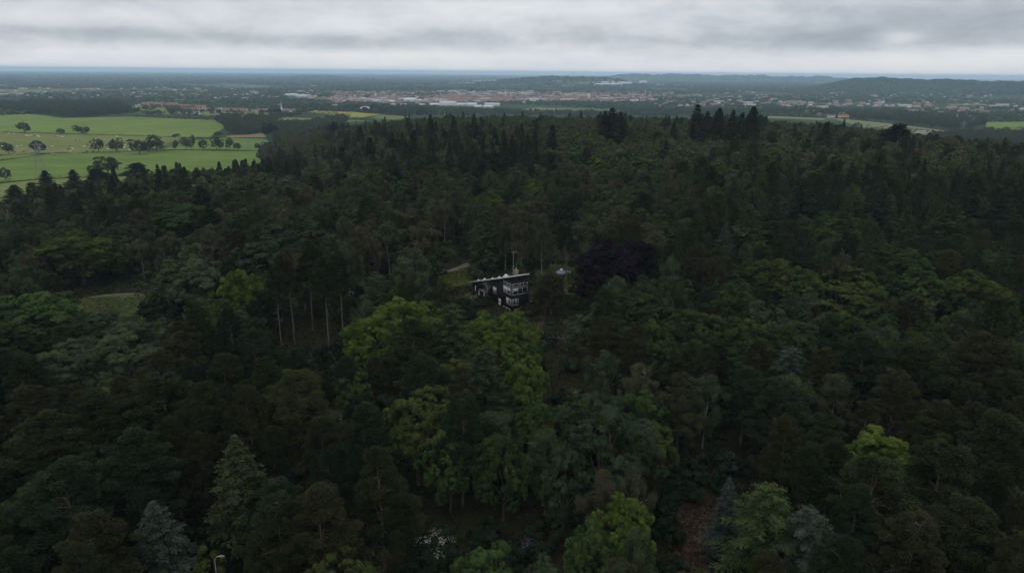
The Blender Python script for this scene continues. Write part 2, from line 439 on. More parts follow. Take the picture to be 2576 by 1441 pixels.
KIND = {  # builder, materials, nominal height, nominal width
 'broadleaf_tree': (broadleaf, M_LEAF, M_BARK, 16., 12.), 'pine_tree': (pine, M_NEEDLE, M_PINEBARK, 19., 8.5), 'spruce_tree': (spruce, M_NEEDLE, M_BARK, 20., 8.),
 'birch_tree': (birch, M_LEAF, M_BIRCHBARK, 17., 7.), 'cypress_tree': (cypress, M_NEEDLE, M_BARK, 14., 5.2),
 'larch_tree': (lambda q: spruce(q, 17., 7., .12, .1, .9, .5), M_NEEDLE, M_BARK, 17., 7.),
 'cedar_tree': (lambda q: spruce(q, 16., 11., .12, .10, 1.2, .95, .38), M_NEEDLE, M_BARK, 16., 11.)}
KIND['tall_pine'] = (lambda q: pine(q, 22., 7., .60, 95, 14), M_NEEDLE, M_PINEBARK, 22., 7.)
NVAR = {'tall_pine': (3, 2, 1), 'broadleaf_tree': (4, 3, 3), 'pine_tree': (5, 3, 3), 'spruce_tree': (3, 3, 3), 'birch_tree': (4, 3, 3), 'cypress_tree': (1, 1, 1), 'larch_tree': (1, 1, 1), 'cedar_tree': (2, 1, 1)}
QL = (.72, 1.3, 2.3)
ARCH = {}
def arch(kind, lod, var):
    key = (kind, lod, var)
    if key not in ARCH:
        global rng
        keep_rng = rng; rng = np.random.default_rng([len(kind), ord(kind[0]), ord(kind[1]), lod, var])
        f, ml, mb_, H, W = KIND[kind]
        c, t = f(QL[lod]*(.8 if ml is M_NEEDLE and lod == 0 else 1))
        rng = keep_rng
        P = np.concatenate(c.V); fx = (W/2)/np.percentile(np.hypot(P[:, 0], P[:, 1]), 97); fz = H/np.percentile(P[:, 2], 99.7)
        for q_ in (c, t): q_.V = [v*np.array([fx, fx, fz]) for v in q_.V]
        if lod < 2:
            ARCH[key] = (c.mesh('crown', ml), t.mesh('trunk', [mb_, M_DEADWOOD], True))
        else:   # too far to tell the parts apart: one mesh
            k = MB(); nc = np.concatenate(c.V); k.add(nc, np.concatenate(c.Q), 0, np.concatenate(c.R))
            k.add(np.concatenate(t.V), np.concatenate(t.Q), 1)
            ARCH[key] = (k.mesh('tree', [ml, mb_]), None)
    return ARCH[key]
def place_tree(kind, x, y, H, W, color, d, rz=None, z=None):
    lod = 0 if d < 165 else 1 if d < 310 else 2
    nv = NVAR[kind][lod]
    own = np.random.default_rng([int(abs(x)*10), int(abs(y)*10)])
    c, t = arch(kind, lod, int(own.integers(nv)))
    _, _, _, H0, W0 = KIND[kind]
    z = hz(x, y) if z is None else z
    rz = own.uniform(0, 6.28) if rz is None else rz
    s = (W/W0, W/W0, H/H0)
    if t is None:
        r = link(kind.replace('tall_pine', 'pine_tree'), c, None, (x, y, z), rz, color); r.scale = s
    else:
        r = empty(kind.replace('tall_pine', 'pine_tree'), (x, y, z), rz, s)
        link('crown', c, r, color=color); link('trunk', t, r, color=color)
    return r
# ---------------------------------------------------------------- trees that can be told apart
TONE = {'pine': (.032, .045, .019), 'pinebrown': (.039, .045, .021), 'pineyellow': (.046, .058, .022), 'pinegreen': (.027, .045, .023), 'spruce': (.020, .035, .019), 'sprucegreen': (.030, .051, .021),
 'bluegrey': (.038, .055, .040), 'silver': (.032, .045, .040), 'oak': (.029, .053, .018), 'olive': (.044, .060, .018), 'bright': (.060, .100, .021), 'yellow': (.075, .104, .02), 'fresh': (.038, .072, .022),
 'bluegreen': (.027, .048, .024), 'pale': (.045, .068, .033), 'birch': (.050, .063, .031), 'birchbrown': (.055, .058, .033), 'birchgreen': (.044, .069, .030), 'copper': (.011, .008, .012), 'dark': (.015, .027, .014), 'gold': (.06, .066, .022)}
B_, P_, S_, I_ = 'broadleaf_tree', 'pine_tree', 'spruce_tree', 'birch_tree'
# kind, top of the crown (px, py), crown width (px), height, tone, label, short name used to describe its neighbours
FEAT = [
 (B_, 70, 742, 200, 15, 'fresh', 'broad mid-green dome-crowned tree at the near end of the grass clearing', 'mid-green dome tree by the grass clearing'),
 (B_, 40, 800, 150, 12, 'oak', 'lower dark green broadleaf crown under the mid-green dome tree', None),
 (B_, 255, 793, 150, 9, 'bluegreen', 'low blue-green rounded tree hiding the front of the grass clearing', 'blue-green tree fronting the clearing'),
 (B_, 466, 656, 180, 17, 'pale', 'large pale grey-green tree with an open ragged crown beside the grass clearing', 'large pale grey-green tree'),
 (B_, 408, 748, 120, 9, 'dark', 'nearly black bushy evergreen at the foot of the large pale grey-green tree', 'black evergreen bush'),
 (B_, 592, 684, 108, 17, 'bright', 'tall narrow yellow-green tree next to the large pale grey-green tree', 'narrow yellow-green tree'),
 (B_, 660, 735, 90, 13, 'dark', 'dark green tree tucked behind the narrow yellow-green tree', None),
 (B_, 735, 555, 170, 17, 'bluegreen', 'big blue-green tree with stepped crown on the slope, upper half', 'big stepped blue-green tree'),
 (B_, 655, 612, 170, 15, 'bluegreen', 'big blue-green tree with stepped crown on the slope, lower half', 'lower stepped blue-green tree'),
 (B_, 455, 515, 170, 17, 'oak', 'tall dark green chestnut-like tree with layered crown in the upper wood', 'layered dark green tree'),
 (B_, 190, 592, 175, 16, 'olive', 'wide olive-green tree above the dark edge of the grass clearing', 'wide olive-green tree'),
 (I_, 175, 565, 70, 17, 'birchgreen', 'pale birch top rising behind the wide olive-green tree', None),
 (B_, 300, 835, 200, 14, 'pale', 'wide grey-green poplar-like crown in front of the low blue-green tree', 'wide grey-green poplar'),
 (B_, 150, 872, 165, 14, 'pale', 'grey-green poplar-like crown with loose spiky top near the picture edge', 'loose grey-green poplar'),
 (P_, 445, 845, 150, 17, 'pinebrown', 'brownish pine with dead pale branches beside the wide grey-green poplar', 'brownish pine with dead branches'),
 (P_, 560, 900, 130, 16, 'pine', 'olive pine with one long bare white branch on its crown', 'pine with the white branch'),
 (P_, 745, 945, 205, 18, 'pineyellow', 'large yellowish-tipped pine standing in front of the tall bare pine trunks', 'large yellowish pine'),
 (P_, 745, 880, 100, 13, 'pinegreen', 'bushy young pine at the foot of the bare pine trunks', None),
 (P_, 400, 955, 190, 18, 'pine', 'pine with spreading dead grey limbs in the lower crown above the blue-grey spruce', 'pine with spreading grey limbs'),
 (P_, 110, 1050, 210, 18, 'pine', 'broad pine with tawny tips low on the near slope', 'broad tawny pine'),
 (P_, 60, 985, 150, 17, 'pinebrown', 'brown-tinged pine beside the loose grey-green poplar', None),
 (P_, 250, 990, 170, 18, 'pine', 'dark pine crown between two brownish pines on the near slope', None),
 (P_, 150, 1170, 220, 18, 'pinegreen', 'deep green pine filling the near corner of the wood', 'deep green corner pine'),
 (P_, 330, 1095, 200, 18, 'pinegreen', 'dense pine directly behind the blue-grey spruce', 'dense pine behind the blue-grey spruce'),
 (P_, 505, 975, 150, 18, 'pine', 'slim dark pine between the large yellowish pine and its grey-limbed neighbour', None),
 ('larch_tree', 590, 1105, 165, 16, 'pine', 'feathery yellow-green larch with drooping shoots among dark pines', 'feathery yellow-green larch'),
 (S_, 385, 1268, 150, 12, 'bluegrey', 'small blue-grey spruce with a pointed top, lowest on the near slope', 'blue-grey spruce'),
 (P_, 952, 1140, 165, 18, 'pine', 'tall olive pine at the edge of the black gap by the white-flowered bush', 'olive pine beside the black gap'),
 (P_, 800, 1240, 210, 17, 'pinebrown', 'pine with bare tangled twigs in the crown above the white-flowered bush', 'tangled brownish pine'),
 (P_, 690, 1260, 160, 16, 'pine', 'low pine in front of the feathery yellow-green larch', None),
 (P_, 230, 1300, 180, 15, 'pinebrown', 'low brownish pine beside the blue-grey spruce', None),
 (B_, 1000, 745, 165, 15, 'bright', 'bright yellow-green dome at the top of the lime-green clump below the house', 'top dome of the lime-green clump'),
 (B_, 935, 800, 140, 14, 'bright', 'bright yellow-green dome on the lower flank of the lime-green clump', 'lower dome of the lime-green clump'),
 (B_, 1062, 768, 100, 13, 'bright', 'small bright dome on the house side of the lime-green clump', None),
 (B_, 915, 858, 90, 11, 'bright', 'lowest bright shoulder of the lime-green clump', None),
 (B_, 1255, 838, 120, 12, 'bright', 'bright shaded crown joining the two bright trees below the house corner', None),
 (P_, 1035, 815, 170, 17, 'pine', 'dark pine covering the front of the lime-green clump below the house', 'dark pine fronting the lime-green clump'),
 ('cedar_tree', 1135, 775, 165, 19, 'sprucegreen', 'tall dark fir with tiered branches between the two bright green domes below the house', 'tiered fir below the house'),
 (B_, 1205, 790, 120, 14, 'bright', 'bright green rounded tree right below the front corner of the black house', 'bright tree below the house corner'),
 (B_, 1300, 785, 130, 14, 'bright', 'bright green domed tree just below the black house, beside the orange-trunked pine', 'bright domed tree below the house'),
 (B_, 1325, 845, 90, 11, 'fresh', 'mid-green lower dome in front of the bright domed tree', None),
 (P_, 1050, 905, 175, 18, 'pinegreen', 'tall shaggy pine with bare lower trunk under the tiered fir', 'tall shaggy pine'),
 ('cedar_tree', 1215, 880, 150, 17, 'pinegreen', 'dark cedar with pale arching top branches under the bright tree', 'cedar with pale arching branches'),
 (B_, 1320, 905, 110, 14, 'bright', 'bright green tree hanging below the cedar with pale branches, upper crown', 'upper hanging bright tree'),
 (B_, 1345, 1000, 105, 12, 'fresh', 'bright green tree hanging below the cedar, lower crown', 'lower hanging bright tree'),
 (P_, 870, 905, 100, 15, 'pinegreen', 'slender green pine beside the wooden steps', None),
 (B_, 880, 945, 100, 13, 'fresh', 'dark-shaded green tree under the wooden steps', None),
 (P_, 1160, 1000, 150, 18, 'pinegreen', 'sombre pine beneath the tall shaggy pine', None),
 (B_, 1130, 1095, 130, 13, 'fresh', 'small fresh-green tree standing alone before a black gap', 'lone fresh-green tree'),
 (B_, 1515, 1020, 240, 17, 'bluegreen', 'great blue-green dome of a tree beneath the cream-flowering bush', 'great blue-green dome'),
 (B_, 1420, 1150, 120, 12, 'bluegreen', 'outlying blue-green bough-heavy tree beside the great blue-green dome', None),
 (I_, 1518, 1192, 105, 13, 'birchbrown', 'drooping brownish birch at the foot of the great blue-green dome', 'drooping brownish birch'),
 (I_, 1600, 1188, 95, 14, 'birch', 'drooping olive birch with pointed top near the purple rhododendron', 'drooping olive birch'),
 (B_, 1570, 1255, 140, 13, 'bright', 'bright green pointed tree between brown birches on the near slope, taller one', 'taller bright pointed tree'),
 (B_, 1480, 1315, 125, 12, 'fresh', 'bright green tree leaning against the taller bright pointed tree', 'leaning bright tree'),
 (I_, 1600, 1345, 110, 12, 'birchgreen', 'hanging grey birch with white stem in front of the bright pointed tree', None),
 (B_, 1225, 1395, 160, 11, 'fresh', 'fresh green crown at the bottom edge beside purple blossoms', 'green crown at the bottom edge'),
 (B_, 1365, 1408, 110, 11, 'pale', 'grey-green crown at the bottom edge next to the purple blossoms', None),
 ('cedar_tree', 1935, 1232, 215, 16, 'cedar', 'large green cedar with drooping tiers beside the red-brown bracken patch', 'large green cedar'),
 ('cedar_tree', 2040, 1285, 170, 15, 'bluegrey', 'pale-tipped cedar with long arching bare branches beside the large green cedar', 'pale-tipped cedar'),
 (S_, 1835, 1208, 95, 13, 'silver', 'slim silver-blue conifer between bracken patch and large green cedar', 'slim silver-blue conifer'),
 (B_, 2240, 1085, 190, 15, 'bright', 'glowing yellow-green dome half hidden by a big dark pine', 'glowing yellow-green dome'),
 (P_, 2210, 1170, 240, 18, 'pine', 'huge dark pine in front of the glowing yellow-green dome', 'huge pine before the yellow-green dome'),
 (P_, 2380, 1130, 190, 18, 'pine', 'spreading pine beside the glowing yellow-green dome', 'spreading pine'),
 (P_, 2500, 1050, 190, 18, 'pine', 'tall brown-tipped pine with dead limbs at the far side of the near slope', 'tall brown-tipped pine'),
 (P_, 2165, 1235, 110, 17, 'pinegreen', 'dark green pine between the large cedar and the huge pine', None),
 (P_, 2440, 1270, 200, 16, 'pine', 'low wide pine on the near slope below the spreading pine', None),
 (P_, 2300, 1310, 190, 16, 'pinebrown', 'low brownish pine below the huge dark pine', None),
 ('cypress_tree', 2092, 800, 95, 17, 'pinegreen', 'flame-shaped cypress standing clear of the pines, scaly green', 'flame-shaped cypress'),
 ('cedar_tree', 1990, 880, 130, 14, 'bluegrey', 'pale blue-green cedar below the flame-shaped cypress', 'pale blue-green cedar'),
 (P_, 2180, 850, 150, 19, 'pinegreen', 'dark pine with visible trunk beside the flame-shaped cypress', 'dark pine by the cypress'),
 (P_, 2320, 870, 170, 18, 'pine', 'pine with thin layered boughs right of the flame-shaped cypress', None),
 (P_, 2480, 850, 170, 18, 'pinebrown', 'brown-green layered pine near the edge, above the tall brown-tipped pine', None),
 (P_, 1960, 960, 190, 16, 'pinegreen', 'dense green pine in front of the pale blue-green cedar', None),
 (I_, 2110, 950, 90, 14, 'birch', 'thin birch among the dark pines below the cypress', None),
 (B_, 1945, 655, 150, 15, 'olive', 'olive oak-like crown below the row of spruces', 'olive oak below the spruces'),
 (B_, 2130, 692, 215, 15, 'olive', 'wide yellow-green oak-like crown below the row of spruces', 'wide yellow-green oak'),
 (B_, 2270, 625, 150, 15, 'oak', 'dark green oak-like crown behind the wide yellow-green oak', None),
 (B_, 2350, 680, 130, 14, 'fresh', 'upright green crown beside the wide yellow-green oak', None),
 (B_, 2460, 690, 150, 14, 'olive', 'rounded olive crown near the edge below the spruces', None),
 (B_, 1850, 720, 130, 14, 'oak', 'brown-green tree below the olive oak', None),
 (B_, 1770, 790, 170, 14, 'oak', 'large dark green crown beside the copper beech', None),
 (S_, 1888, 521, 125, 21, 'sprucegreen', 'spruce with clear pale leader beside the copper beech, first of the long row', 'first spruce of the row'),
 (S_, 1826, 566, 80, 17, 'bluegrey', 'greyish slim spruce in front of the first spruce of the row', None),
 (S_, 1955, 490, 100, 20, 'spruce', 'dark narrow spruce second in the long row', None),
 (S_, 2022, 452, 140, 23, 'spruce', 'tallest dark spruce in the middle of the long row', 'tallest spruce of the row'),
 (S_, 2130, 505, 110, 20, 'sprucegreen', 'green spruce right after the tallest spruce of the row', None),
 (S_, 2222, 470, 120, 21, 'spruce', 'broad dark spruce with thin bare trunk beside it', None),
 (S_, 2284, 524, 95, 18, 'sprucegreen', 'shorter feathery spruce in front of the row', None),
 (S_, 2397, 508, 130, 20, 'sprucegreen', 'wide-skirted green spruce in the second half of the row', 'wide-skirted spruce'),
 (S_, 2448, 466, 120, 22, 'spruce', 'tall thin-topped spruce rising behind the wide-skirted one', None),
 (S_, 2530, 485, 110, 20, 'spruce', 'dark spruce at the outer end of the row', None),
 (B_, 1560, 607, 205, 18, 'copper', 'dark purple copper beech with a wide domed crown beyond the blue canopy', 'copper beech'),
 (S_, 1218, 492, 92, 24, 'sprucegreen', 'very tall dense fir directly behind the black house', 'tall fir behind the house'),
 (I_, 1312, 535, 75, 20, 'birchbrown', 'tall brownish birch with white stem behind the roof aerial', 'tall birch behind the aerial'),
 (I_, 1365, 545, 70, 19, 'birch', 'tall birch with bare white stem beside the dark gap behind the house', None),
 ('tall_pine', 1428, 560, 75, 20, 'pinegreen', 'slim tree on a long bare trunk in front of the dark gap', 'slim tree before the dark gap'),
 (I_, 1480, 545, 100, 19, 'birch', 'hanging pale birch at the edge of the dark gap', None),
 (S_, 1305, 655, 60, 8, 'fresh', 'small light green conifer right behind the roof of the black house', None),
 (I_, 1062, 562, 105, 18, 'birchbrown', 'brownish bushy birch standing above the gravel drive', 'brownish birch above the drive'),
 (I_, 975, 565, 90, 17, 'birchgreen', 'grey-green birch beside the brownish birch above the drive', None),
 (B_, 1100, 610, 90, 12, 'oak', 'dark bushy tree overhanging the gravel drive', None),
 (B_, 938, 684, 100, 7, 'pale', 'low grey-green bushy tree with thin grey stems left of the house', 'low grey-green bushy tree'),
 ('tall_pine', 722, 640, 90, 22, 'pinebrown', 'tall pine with long bare trunk, first of the tall group left of the house', 'first tall bare-trunked pine'),
 ('tall_pine', 770, 612, 85, 23, 'pine', 'tall pine with long bare trunk standing behind the first one', None),
 ('tall_pine', 812, 655, 85, 22, 'pine', 'tall pine with straight bare trunk in the middle of the tall group', 'middle tall pine'),
 ('tall_pine', 850, 640, 85, 23, 'pinegreen', 'tall pine whose bare trunk rises nearest the gravel path', None),
 ('tall_pine', 690, 680, 70, 20, 'pine', 'thin pine with bare forked trunk at the outer side of the tall group', None),
 ('cypress_tree', 790, 443, 62, 17, 'pinebrown', 'narrow dark brown-green conifer column above the stepped blue-green tree', 'dark conifer column'),
 (B_, 832, 472, 52, 14, 'bright', 'small bright green crown beside the dark conifer column', None),
 (P_, 1388, 692, 92, 11, 'pinebrown', 'gnarled low pine with orange trunk beside the black house', 'orange-trunked pine by the house'),
 (P_, 1530, 805, 115, 15, 'pinebrown', 'pine with orange-brown trunk below the copper beech', 'orange-trunked pine below the beech'),
 (B_, 1640, 745, 120, 12, 'oak', 'mid-green ragged tree at the foot of the copper beech', None),
 (I_, 1690, 650, 70, 15, 'birchgreen', 'slim yellow-green birch just right of the copper beech', None),
 (P_, 1165, 750, 80, 8, 'pinegreen', 'spreading low pine in front of the long wall of the black house', None),
 (P_, 1095, 762, 85, 8, 'pine', 'low dark pine between the lawn and the lime-green clump', None),
 (B_, 1505, 395, 60, 13, 'bright', 'small bright domed crown standing out in the upper wood', 'small bright dome in the upper wood'),
 (B_, 1620, 392, 78, 14, 'fresh', 'round green dome beside the small bright dome in the upper wood', None),
 (B_, 1010, 447, 70, 15, 'fresh', 'fresh green crown among brownish birches in the upper wood', 'fresh green crown among birches'),
 (B_, 1240, 390, 95, 17, 'dark', 'dark broad evergreen oak in the middle of the upper wood', 'dark evergreen oak'),
 (B_, 1345, 455, 60, 14, 'bright', 'small lime-green crown peeping above the birches behind the house', None),
 (B_, 1245, 487, 60, 15, 'bright', 'lime-green treetop just behind the tall fir', None),
 (P_, 2262, 316, 68, 24, 'dark', 'dark pine with layered crown standing proud of the far edge of the wood', 'proud dark pine at the far edge'),
 (S_, 1540, 277, 60, 30, 'spruce', 'clump-forming dark spruce highest on the far edge of the wood', 'highest spruce on the far edge'),
 (S_, 1755, 268, 48, 32, 'spruce', 'pointed dark spruce on the skyline of the far wood edge', 'pointed skyline spruce'),
 (P_, 1812, 278, 40, 31, 'pinegreen', 'dark broad conifer beside the pointed skyline spruce', None),
 (S_, 1780, 285, 40, 27, 'spruce', 'dark conifer filling the gap after the pointed skyline spruce', None),
 (S_, 1868, 288, 42, 27, 'spruce', 'dark conifer just before the last skyline pine', None),
 (S_, 1845, 283, 40, 30, 'spruce', 'narrow dark spruce after the broad conifer on the skyline', None),
 (P_, 1893, 274, 42, 32, 'pinegreen', 'ragged dark pine last of the skyline conifers', 'ragged skyline pine'),
 (S_, 838, 309, 30, 24, 'spruce', 'dark conifer breaking the outline of the wood above the green strip', None),
 (S_, 905, 324, 34, 23, 'spruce', 'dark pointed conifer in the upper wood below the yellow crop', None),
 (S_, 1082, 292, 32, 27, 'spruce', 'taller of two pointed conifers on the far wood edge below the sheds', None),
 (S_, 1140, 296, 30, 25, 'spruce', 'blunt dark conifer on the far wood edge before the town', None),
 (S_, 1192, 291, 30, 27, 'spruce', 'pointed conifer on the far wood edge before the dense town', None),
 (S_, 1270, 350, 58, 25, 'spruce', 'large dark conifer in the dark stand of the upper wood', None),
 (S_, 1312, 362, 52, 24, 'spruce', 'dark conifer beside the large dark one in the upper wood stand', None),
 (S_, 1085, 350, 60, 25, 'spruce', 'dark tiered conifer in the dark stand above the birches', None),
 (S_, 1130, 364, 58, 24, 'spruce', 'dark conifer at the heart of the dark stand above the birches', None),
 (S_, 858, 372, 44, 22, 'spruce', 'dark spiky conifer on the near side of the dark stand', None),
 (S_, 930, 350, 48, 24, 'spruce', 'tall dark conifer on the far side of the dark stand', None),
 (S_, 985, 338, 40, 24, 'spruce', 'dark conifer with thin top in the dark stand', None),
 (S_, 1040, 332, 40, 25, 'spruce', 'dark conifer with narrow crown behind the dark stand', None),
 (S_, 1522, 285, 44, 28, 'spruce', 'dark conifer leaning on the highest spruce of the far edge', None),
 (S_, 1562, 287, 46, 27, 'spruce', 'dark conifer at the other side of the highest spruce of the far edge', None),
 (S_, 1390, 318, 40, 23, 'spruce', 'single dark conifer among pale crowns of the upper wood', None),
 (S_, 1695, 312, 34, 22, 'spruce', 'small dark conifer below the pointed skyline spruce', None),
 (S_, 1240, 352, 30, 24, 'spruce', 'slim dark conifer between two larger ones in the upper wood', None),
 (S_, 2080, 312, 44, 24, 'spruce', 'dark conifer where the far wood edge starts to fall', None),
 (S_, 34, 468, 56, 17, 'spruce', 'dark tiered spruce at the very edge of the wood against the pasture', 'tiered spruce against the pasture'),
 (S_, 112, 432, 46, 22, 'spruce', 'tall dark spruce standing below the pylon at the wood edge', 'spruce below the pylon'),
 (S_, 182, 430, 46, 21, 'spruce', 'dark spruce with blunt top next beyond the pylon', None),
 (P_, 245, 428, 60, 20, 'dark', 'dark ragged pine group leader on the edge of the pasture', None),
 (P_, 345, 412, 50, 19, 'dark', 'dark blunt pine on the wood edge behind the big pasture oak', None),
 (S_, 395, 418, 44, 22, 'dark', 'black-green conifer rising above the brown birches at the wood edge', 'black-green wood-edge conifer'),
]
TONE['cedar'] = (.036, .060, .022)
for k_ in TONE: TONE[k_] = tuple(c*g for c, g in zip(TONE[k_], (.90, .83, .86)))
feat_rec = []   # x, y, radius, px, py, halfwidth px, bottom py, dist
LAND = [(1255, 740, 'black house'), (1410, 690, 'blue canopy'), (270, 765, 'grass clearing'), (1140, 700, 'lawn by the drive')]
def add_feature(rec):
    kind, px, py, wpx, H, tone, label, short = rec
    dm = 20
    x, y, z, t = at(px, py, H*.97, dm)
    W = wpx*t/FPX*(1.22 if kind == P_ else 1.12 if kind == B_ else 1.0)
    if kind == S_ and t > 380: W *= 1.55
    col = np.array(TONE[tone])
    o = place_tree(kind, x, y, H, W, col, t, z=z)
    tag(o, label, 'tree', 'trees of the wood')
    feat_rec.append((x, y, W/2, px, py, wpx/2, py+wpx*(.62 if kind != S_ else 1.0), math.hypot(x, y)))
    if short: LAND.append((px, py+wpx*.3, short))
for rec in FEAT: add_feature(rec)

# ---------------------------------------------------------------- the rest of the wood
POLY = [(-70, 20), (-150, 100), (-200, 200), (-235, 290), (-240, 350), (-215, 450), (-150, 492), (-175, 540), (-215, 640), (-262, 740), (-288, 832), (-245, 915), (-90, 862), (5, 835), (195, 835), (345, 790), (345, 690), (340, 560), (390, 520), (470, 540), (480, 300), (260, 120), (90, 20)]
def inside(x, y, poly):
    r = False; n = len(poly)
    for i in range(n):
        (x1, y1), (x2, y2) = poly[i], poly[i-1]
        if (y1 > y) != (y2 > y) and x < (x2-x1)*(y-y1)/(y2-y1)+x1: r = not r
    return r
# open ground and things that stay in view: px box, distance
KEEP = [(1180, 620, 1330, 782, 178), (1092, 655, 1195, 722, 215), (1335, 668, 1465, 775, 200), (190, 738, 368, 797, 240), (705, 730, 865, 885, 165), (1370, 575, 1422, 655, 225),
        (1690, 1255, 1810, 1441, 95), (1030, 1325, 1155, 1405, 92), (1270, 1375, 1360, 1405, 78), (1420, 975, 1480, 1008, 128), (1700, 1160, 1735, 1200, 108), (1800, 1120, 1850, 1195, 108), (1370, 835, 1425, 880, 150),
        (770, 895, 860, 920, 145), (520, 1395, 560, 1441, 75), (1150, 730, 1260, 790, 176), (870, 730, 895, 745, 190), (1000, 1180, 1190, 1330, 100)]
KEEP = [k[:4]+((k[4] if k[3] < 800 else at((k[0]+k[2])/2, min(k[3], 1441))[3]+2),) for k in KEEP]
KEEP.append((455, 1380, 605, 1441, 118))
OPEN = []   # ground circles without trees
for px, py, r in [(1140, 695, 11), (1115, 690, 8), (1165, 685, 7), (1410, 700, 11), (1440, 690, 7), (1385, 760, 6), (235, 770, 11), (290, 765, 12), (340, 758, 11), (250, 750, 11), (310, 747, 12), (215, 755, 9), (360, 770, 9), (1285, 783, 7), (1235, 740, 8), (1210, 720, 8), (1185, 705, 6), (1750, 1340, 9), (1750, 1420, 7), (1095, 1365, 4), (1400, 640, 9), (1395, 600, 8), (1130, 650, 5), (1400, 855, 5), (800, 890, 6), (840, 905, 4), (1310, 1390, 4), (1450, 995, 4)]:
    x, y, z, t = at(px, py); OPEN.append((x, y, r))

TONES_OF = {P_: ['pine', 'pine', 'pinebrown', 'pinegreen', 'pineyellow'], S_: ['spruce', 'spruce', 'sprucegreen'], I_: ['birch', 'birch', 'birchbrown', 'birchgreen'], B_: ['oak', 'oak', 'olive', 'fresh', 'bluegreen', 'pale']}
WORD = {'pine': 'olive', 'pinebrown': 'brownish', 'pineyellow': 'yellow-tipped', 'pinegreen': 'dark green', 'spruce': 'blackish', 'sprucegreen': 'dark green', 'birch': 'grey-green', 'birchbrown': 'brownish', 'birchgreen': 'soft green',
        'oak': 'dark green', 'olive': 'olive', 'fresh': 'fresh green', 'bluegreen': 'blue-green', 'pale': 'pale green'}
def mix_at(px, py):
    if 820 < px < 1350 and 318 < py < 425: return {S_: .30, P_: .05, B_: .38, I_: .27}
    if 545 < px < 775 and 385 < py < 440: return {S_: .85, B_: .15}
    if (1500 < px < 1575 or 1740 < px < 1925) and py < 335: return {S_: .45, P_: .2, B_: .35}
    if py < 335: return {B_: .57, I_: .38, S_: .03, P_: .02}
    if px < 470 and py < 560: return {P_: .25, S_: .2, I_: .27, B_: .28}
    if px < 1150 and py < 430: return {B_: .5, I_: .47, S_: .03}
    if px < 1150 and py < 600: return {I_: .58, B_: .27, P_: .15}
    if px < 1750 and py < 560: return {I_: .50, B_: .40, P_: .07, S_: .03}
    if px >= 1750 and py < 430: return {B_: .52, I_: .28, P_: .16, S_: .04}
    if px >= 1650 and py < 650: return {S_: .42, P_: .3, B_: .2, I_: .08}
    if px < 700 and py < 760: return {B_: .5, P_: .25, I_: .25}
    if px < 1150 and py < 800: return {P_: .6, I_: .2, B_: .2}
    if px > 1600 and py < 880: return {B_: .6, I_: .2, P_: .2}
    if px < 1050 or px > 1850: return {P_: .78, B_: .17, I_: .05}
    return {P_: .42, B_: .38, I_: .20}
cell = {}
rng = np.random.default_rng(21); random.seed(5)
def near_ok(x, y, r):
    i, j = int(x//12), int(y//12)
    for a in (i-1, i, i+1):
        for b in (j-1, j, j+1):
            for (u, v, w) in cell.get((a, b), ()):
                if (u-x)**2+(v-y)**2 < ((r+w)*.63)**2: return False
    return True
def put_cell(x, y, r): cell.setdefault((int(x//12), int(y//12)), []).append((x, y, r))
for f in feat_rec: put_cell(f[0], f[1], min(f[2], 6))
fr = np.array(feat_rec)
FILL = []
g = []
for yy in np.arange(24, 930, 3.2):
    for xx in np.arange(-300, 500, 3.2):
        g.append((xx+rng.uniform(-1.6, 1.6), yy+rng.uniform(-1.6, 1.6)))
g = [p for p in g if abs(p[0]) < p[1]*.86+24 and inside(p[0], p[1], POLY)]
g = [g[i] for i in rng.permutation(len(g))]
GX = np.array(g); GZ = height(GX[:, 0], GX[:, 1])
GPX, GPY, GW = proj(GX[:, 0], GX[:, 1], GZ+15)
for (x, y), z, px, py in zip(g, GZ, GPX, GPY):
    d = math.sqrt(x*x+y*y+(CAMZ-z)**2)
    if px < -420 or px > 3000 or py > 2100: continue
    mx = mix_at(px, py)
    kind = random.choices(list(mx), list(mx.values()))[0]
    H = {P_: rng.uniform(14, 19), S_: rng.uniform(14, 22), I_: rng.uniform(12, 17), B_: rng.uniform(11, 16)}[kind]
    if d > 290 and kind in (B_, I_): H = rng.uniform(9.5, 17.5)
    W = {P_: rng.uniform(7.5, 11), S_: rng.uniform(6, 8.6), I_: rng.uniform(7, 10.5), B_: rng.uniform(9, 14)}[kind]*(1.18 if d > 290 else 1)
    if not near_ok(x, y, W/2): continue
    if any((x-a)**2+(y-b)**2 < (r+W*.3)**2 for a, b, r in OPEN): continue
    ok = False; dh = math.hypot(x, y)
    for shrink in (1.0, .8, .62):
        h = H*shrink; w = W*(.4+.6*shrink)
        qx, qy, qw = proj(x, y, z+h); bx, by, _ = proj(x, y, z)
        hw = w/2/d*FPX
        bad = any(qx+hw*.85 > k[0] and qx-hw*.85 < k[2] and qy < k[3] and by > k[1] and d < k[4] for k in KEEP)
        if not bad:
            m = (fr[:, 7] > dh+1) & (np.abs(fr[:, 3]-qx) < (fr[:, 5]+hw)*.62) & (qy < fr[:, 4]+(fr[:, 6]-fr[:, 4])*.62) & (qy > fr[:, 4]-40) | ((fr[:, 7] > dh+1) & (np.abs(fr[:, 3]-qx) < (fr[:, 5]+hw)*.5) & (qy <= fr[:, 4]) & (by > fr[:, 4]))
            bad = bool(m.any())
        if not bad: ok = True; break
    if not ok: continue
    tl = TONES_OF[kind] if not (kind == B_ and qy > 800) else ['oak', 'oak', 'olive']; tl = ['birch', 'birchgreen'] if kind == I_ and qy > 680 else tl; tone = tl[int(rng.integers(len(tl)))]
    put_cell(x, y, W/2)
    FILL.append((d, kind, x, y, z, h, w, tone, float(qx), float(qy)))
FILL.sort()
CAPS = {k: 285 for k in (P_, S_, I_, B_)}
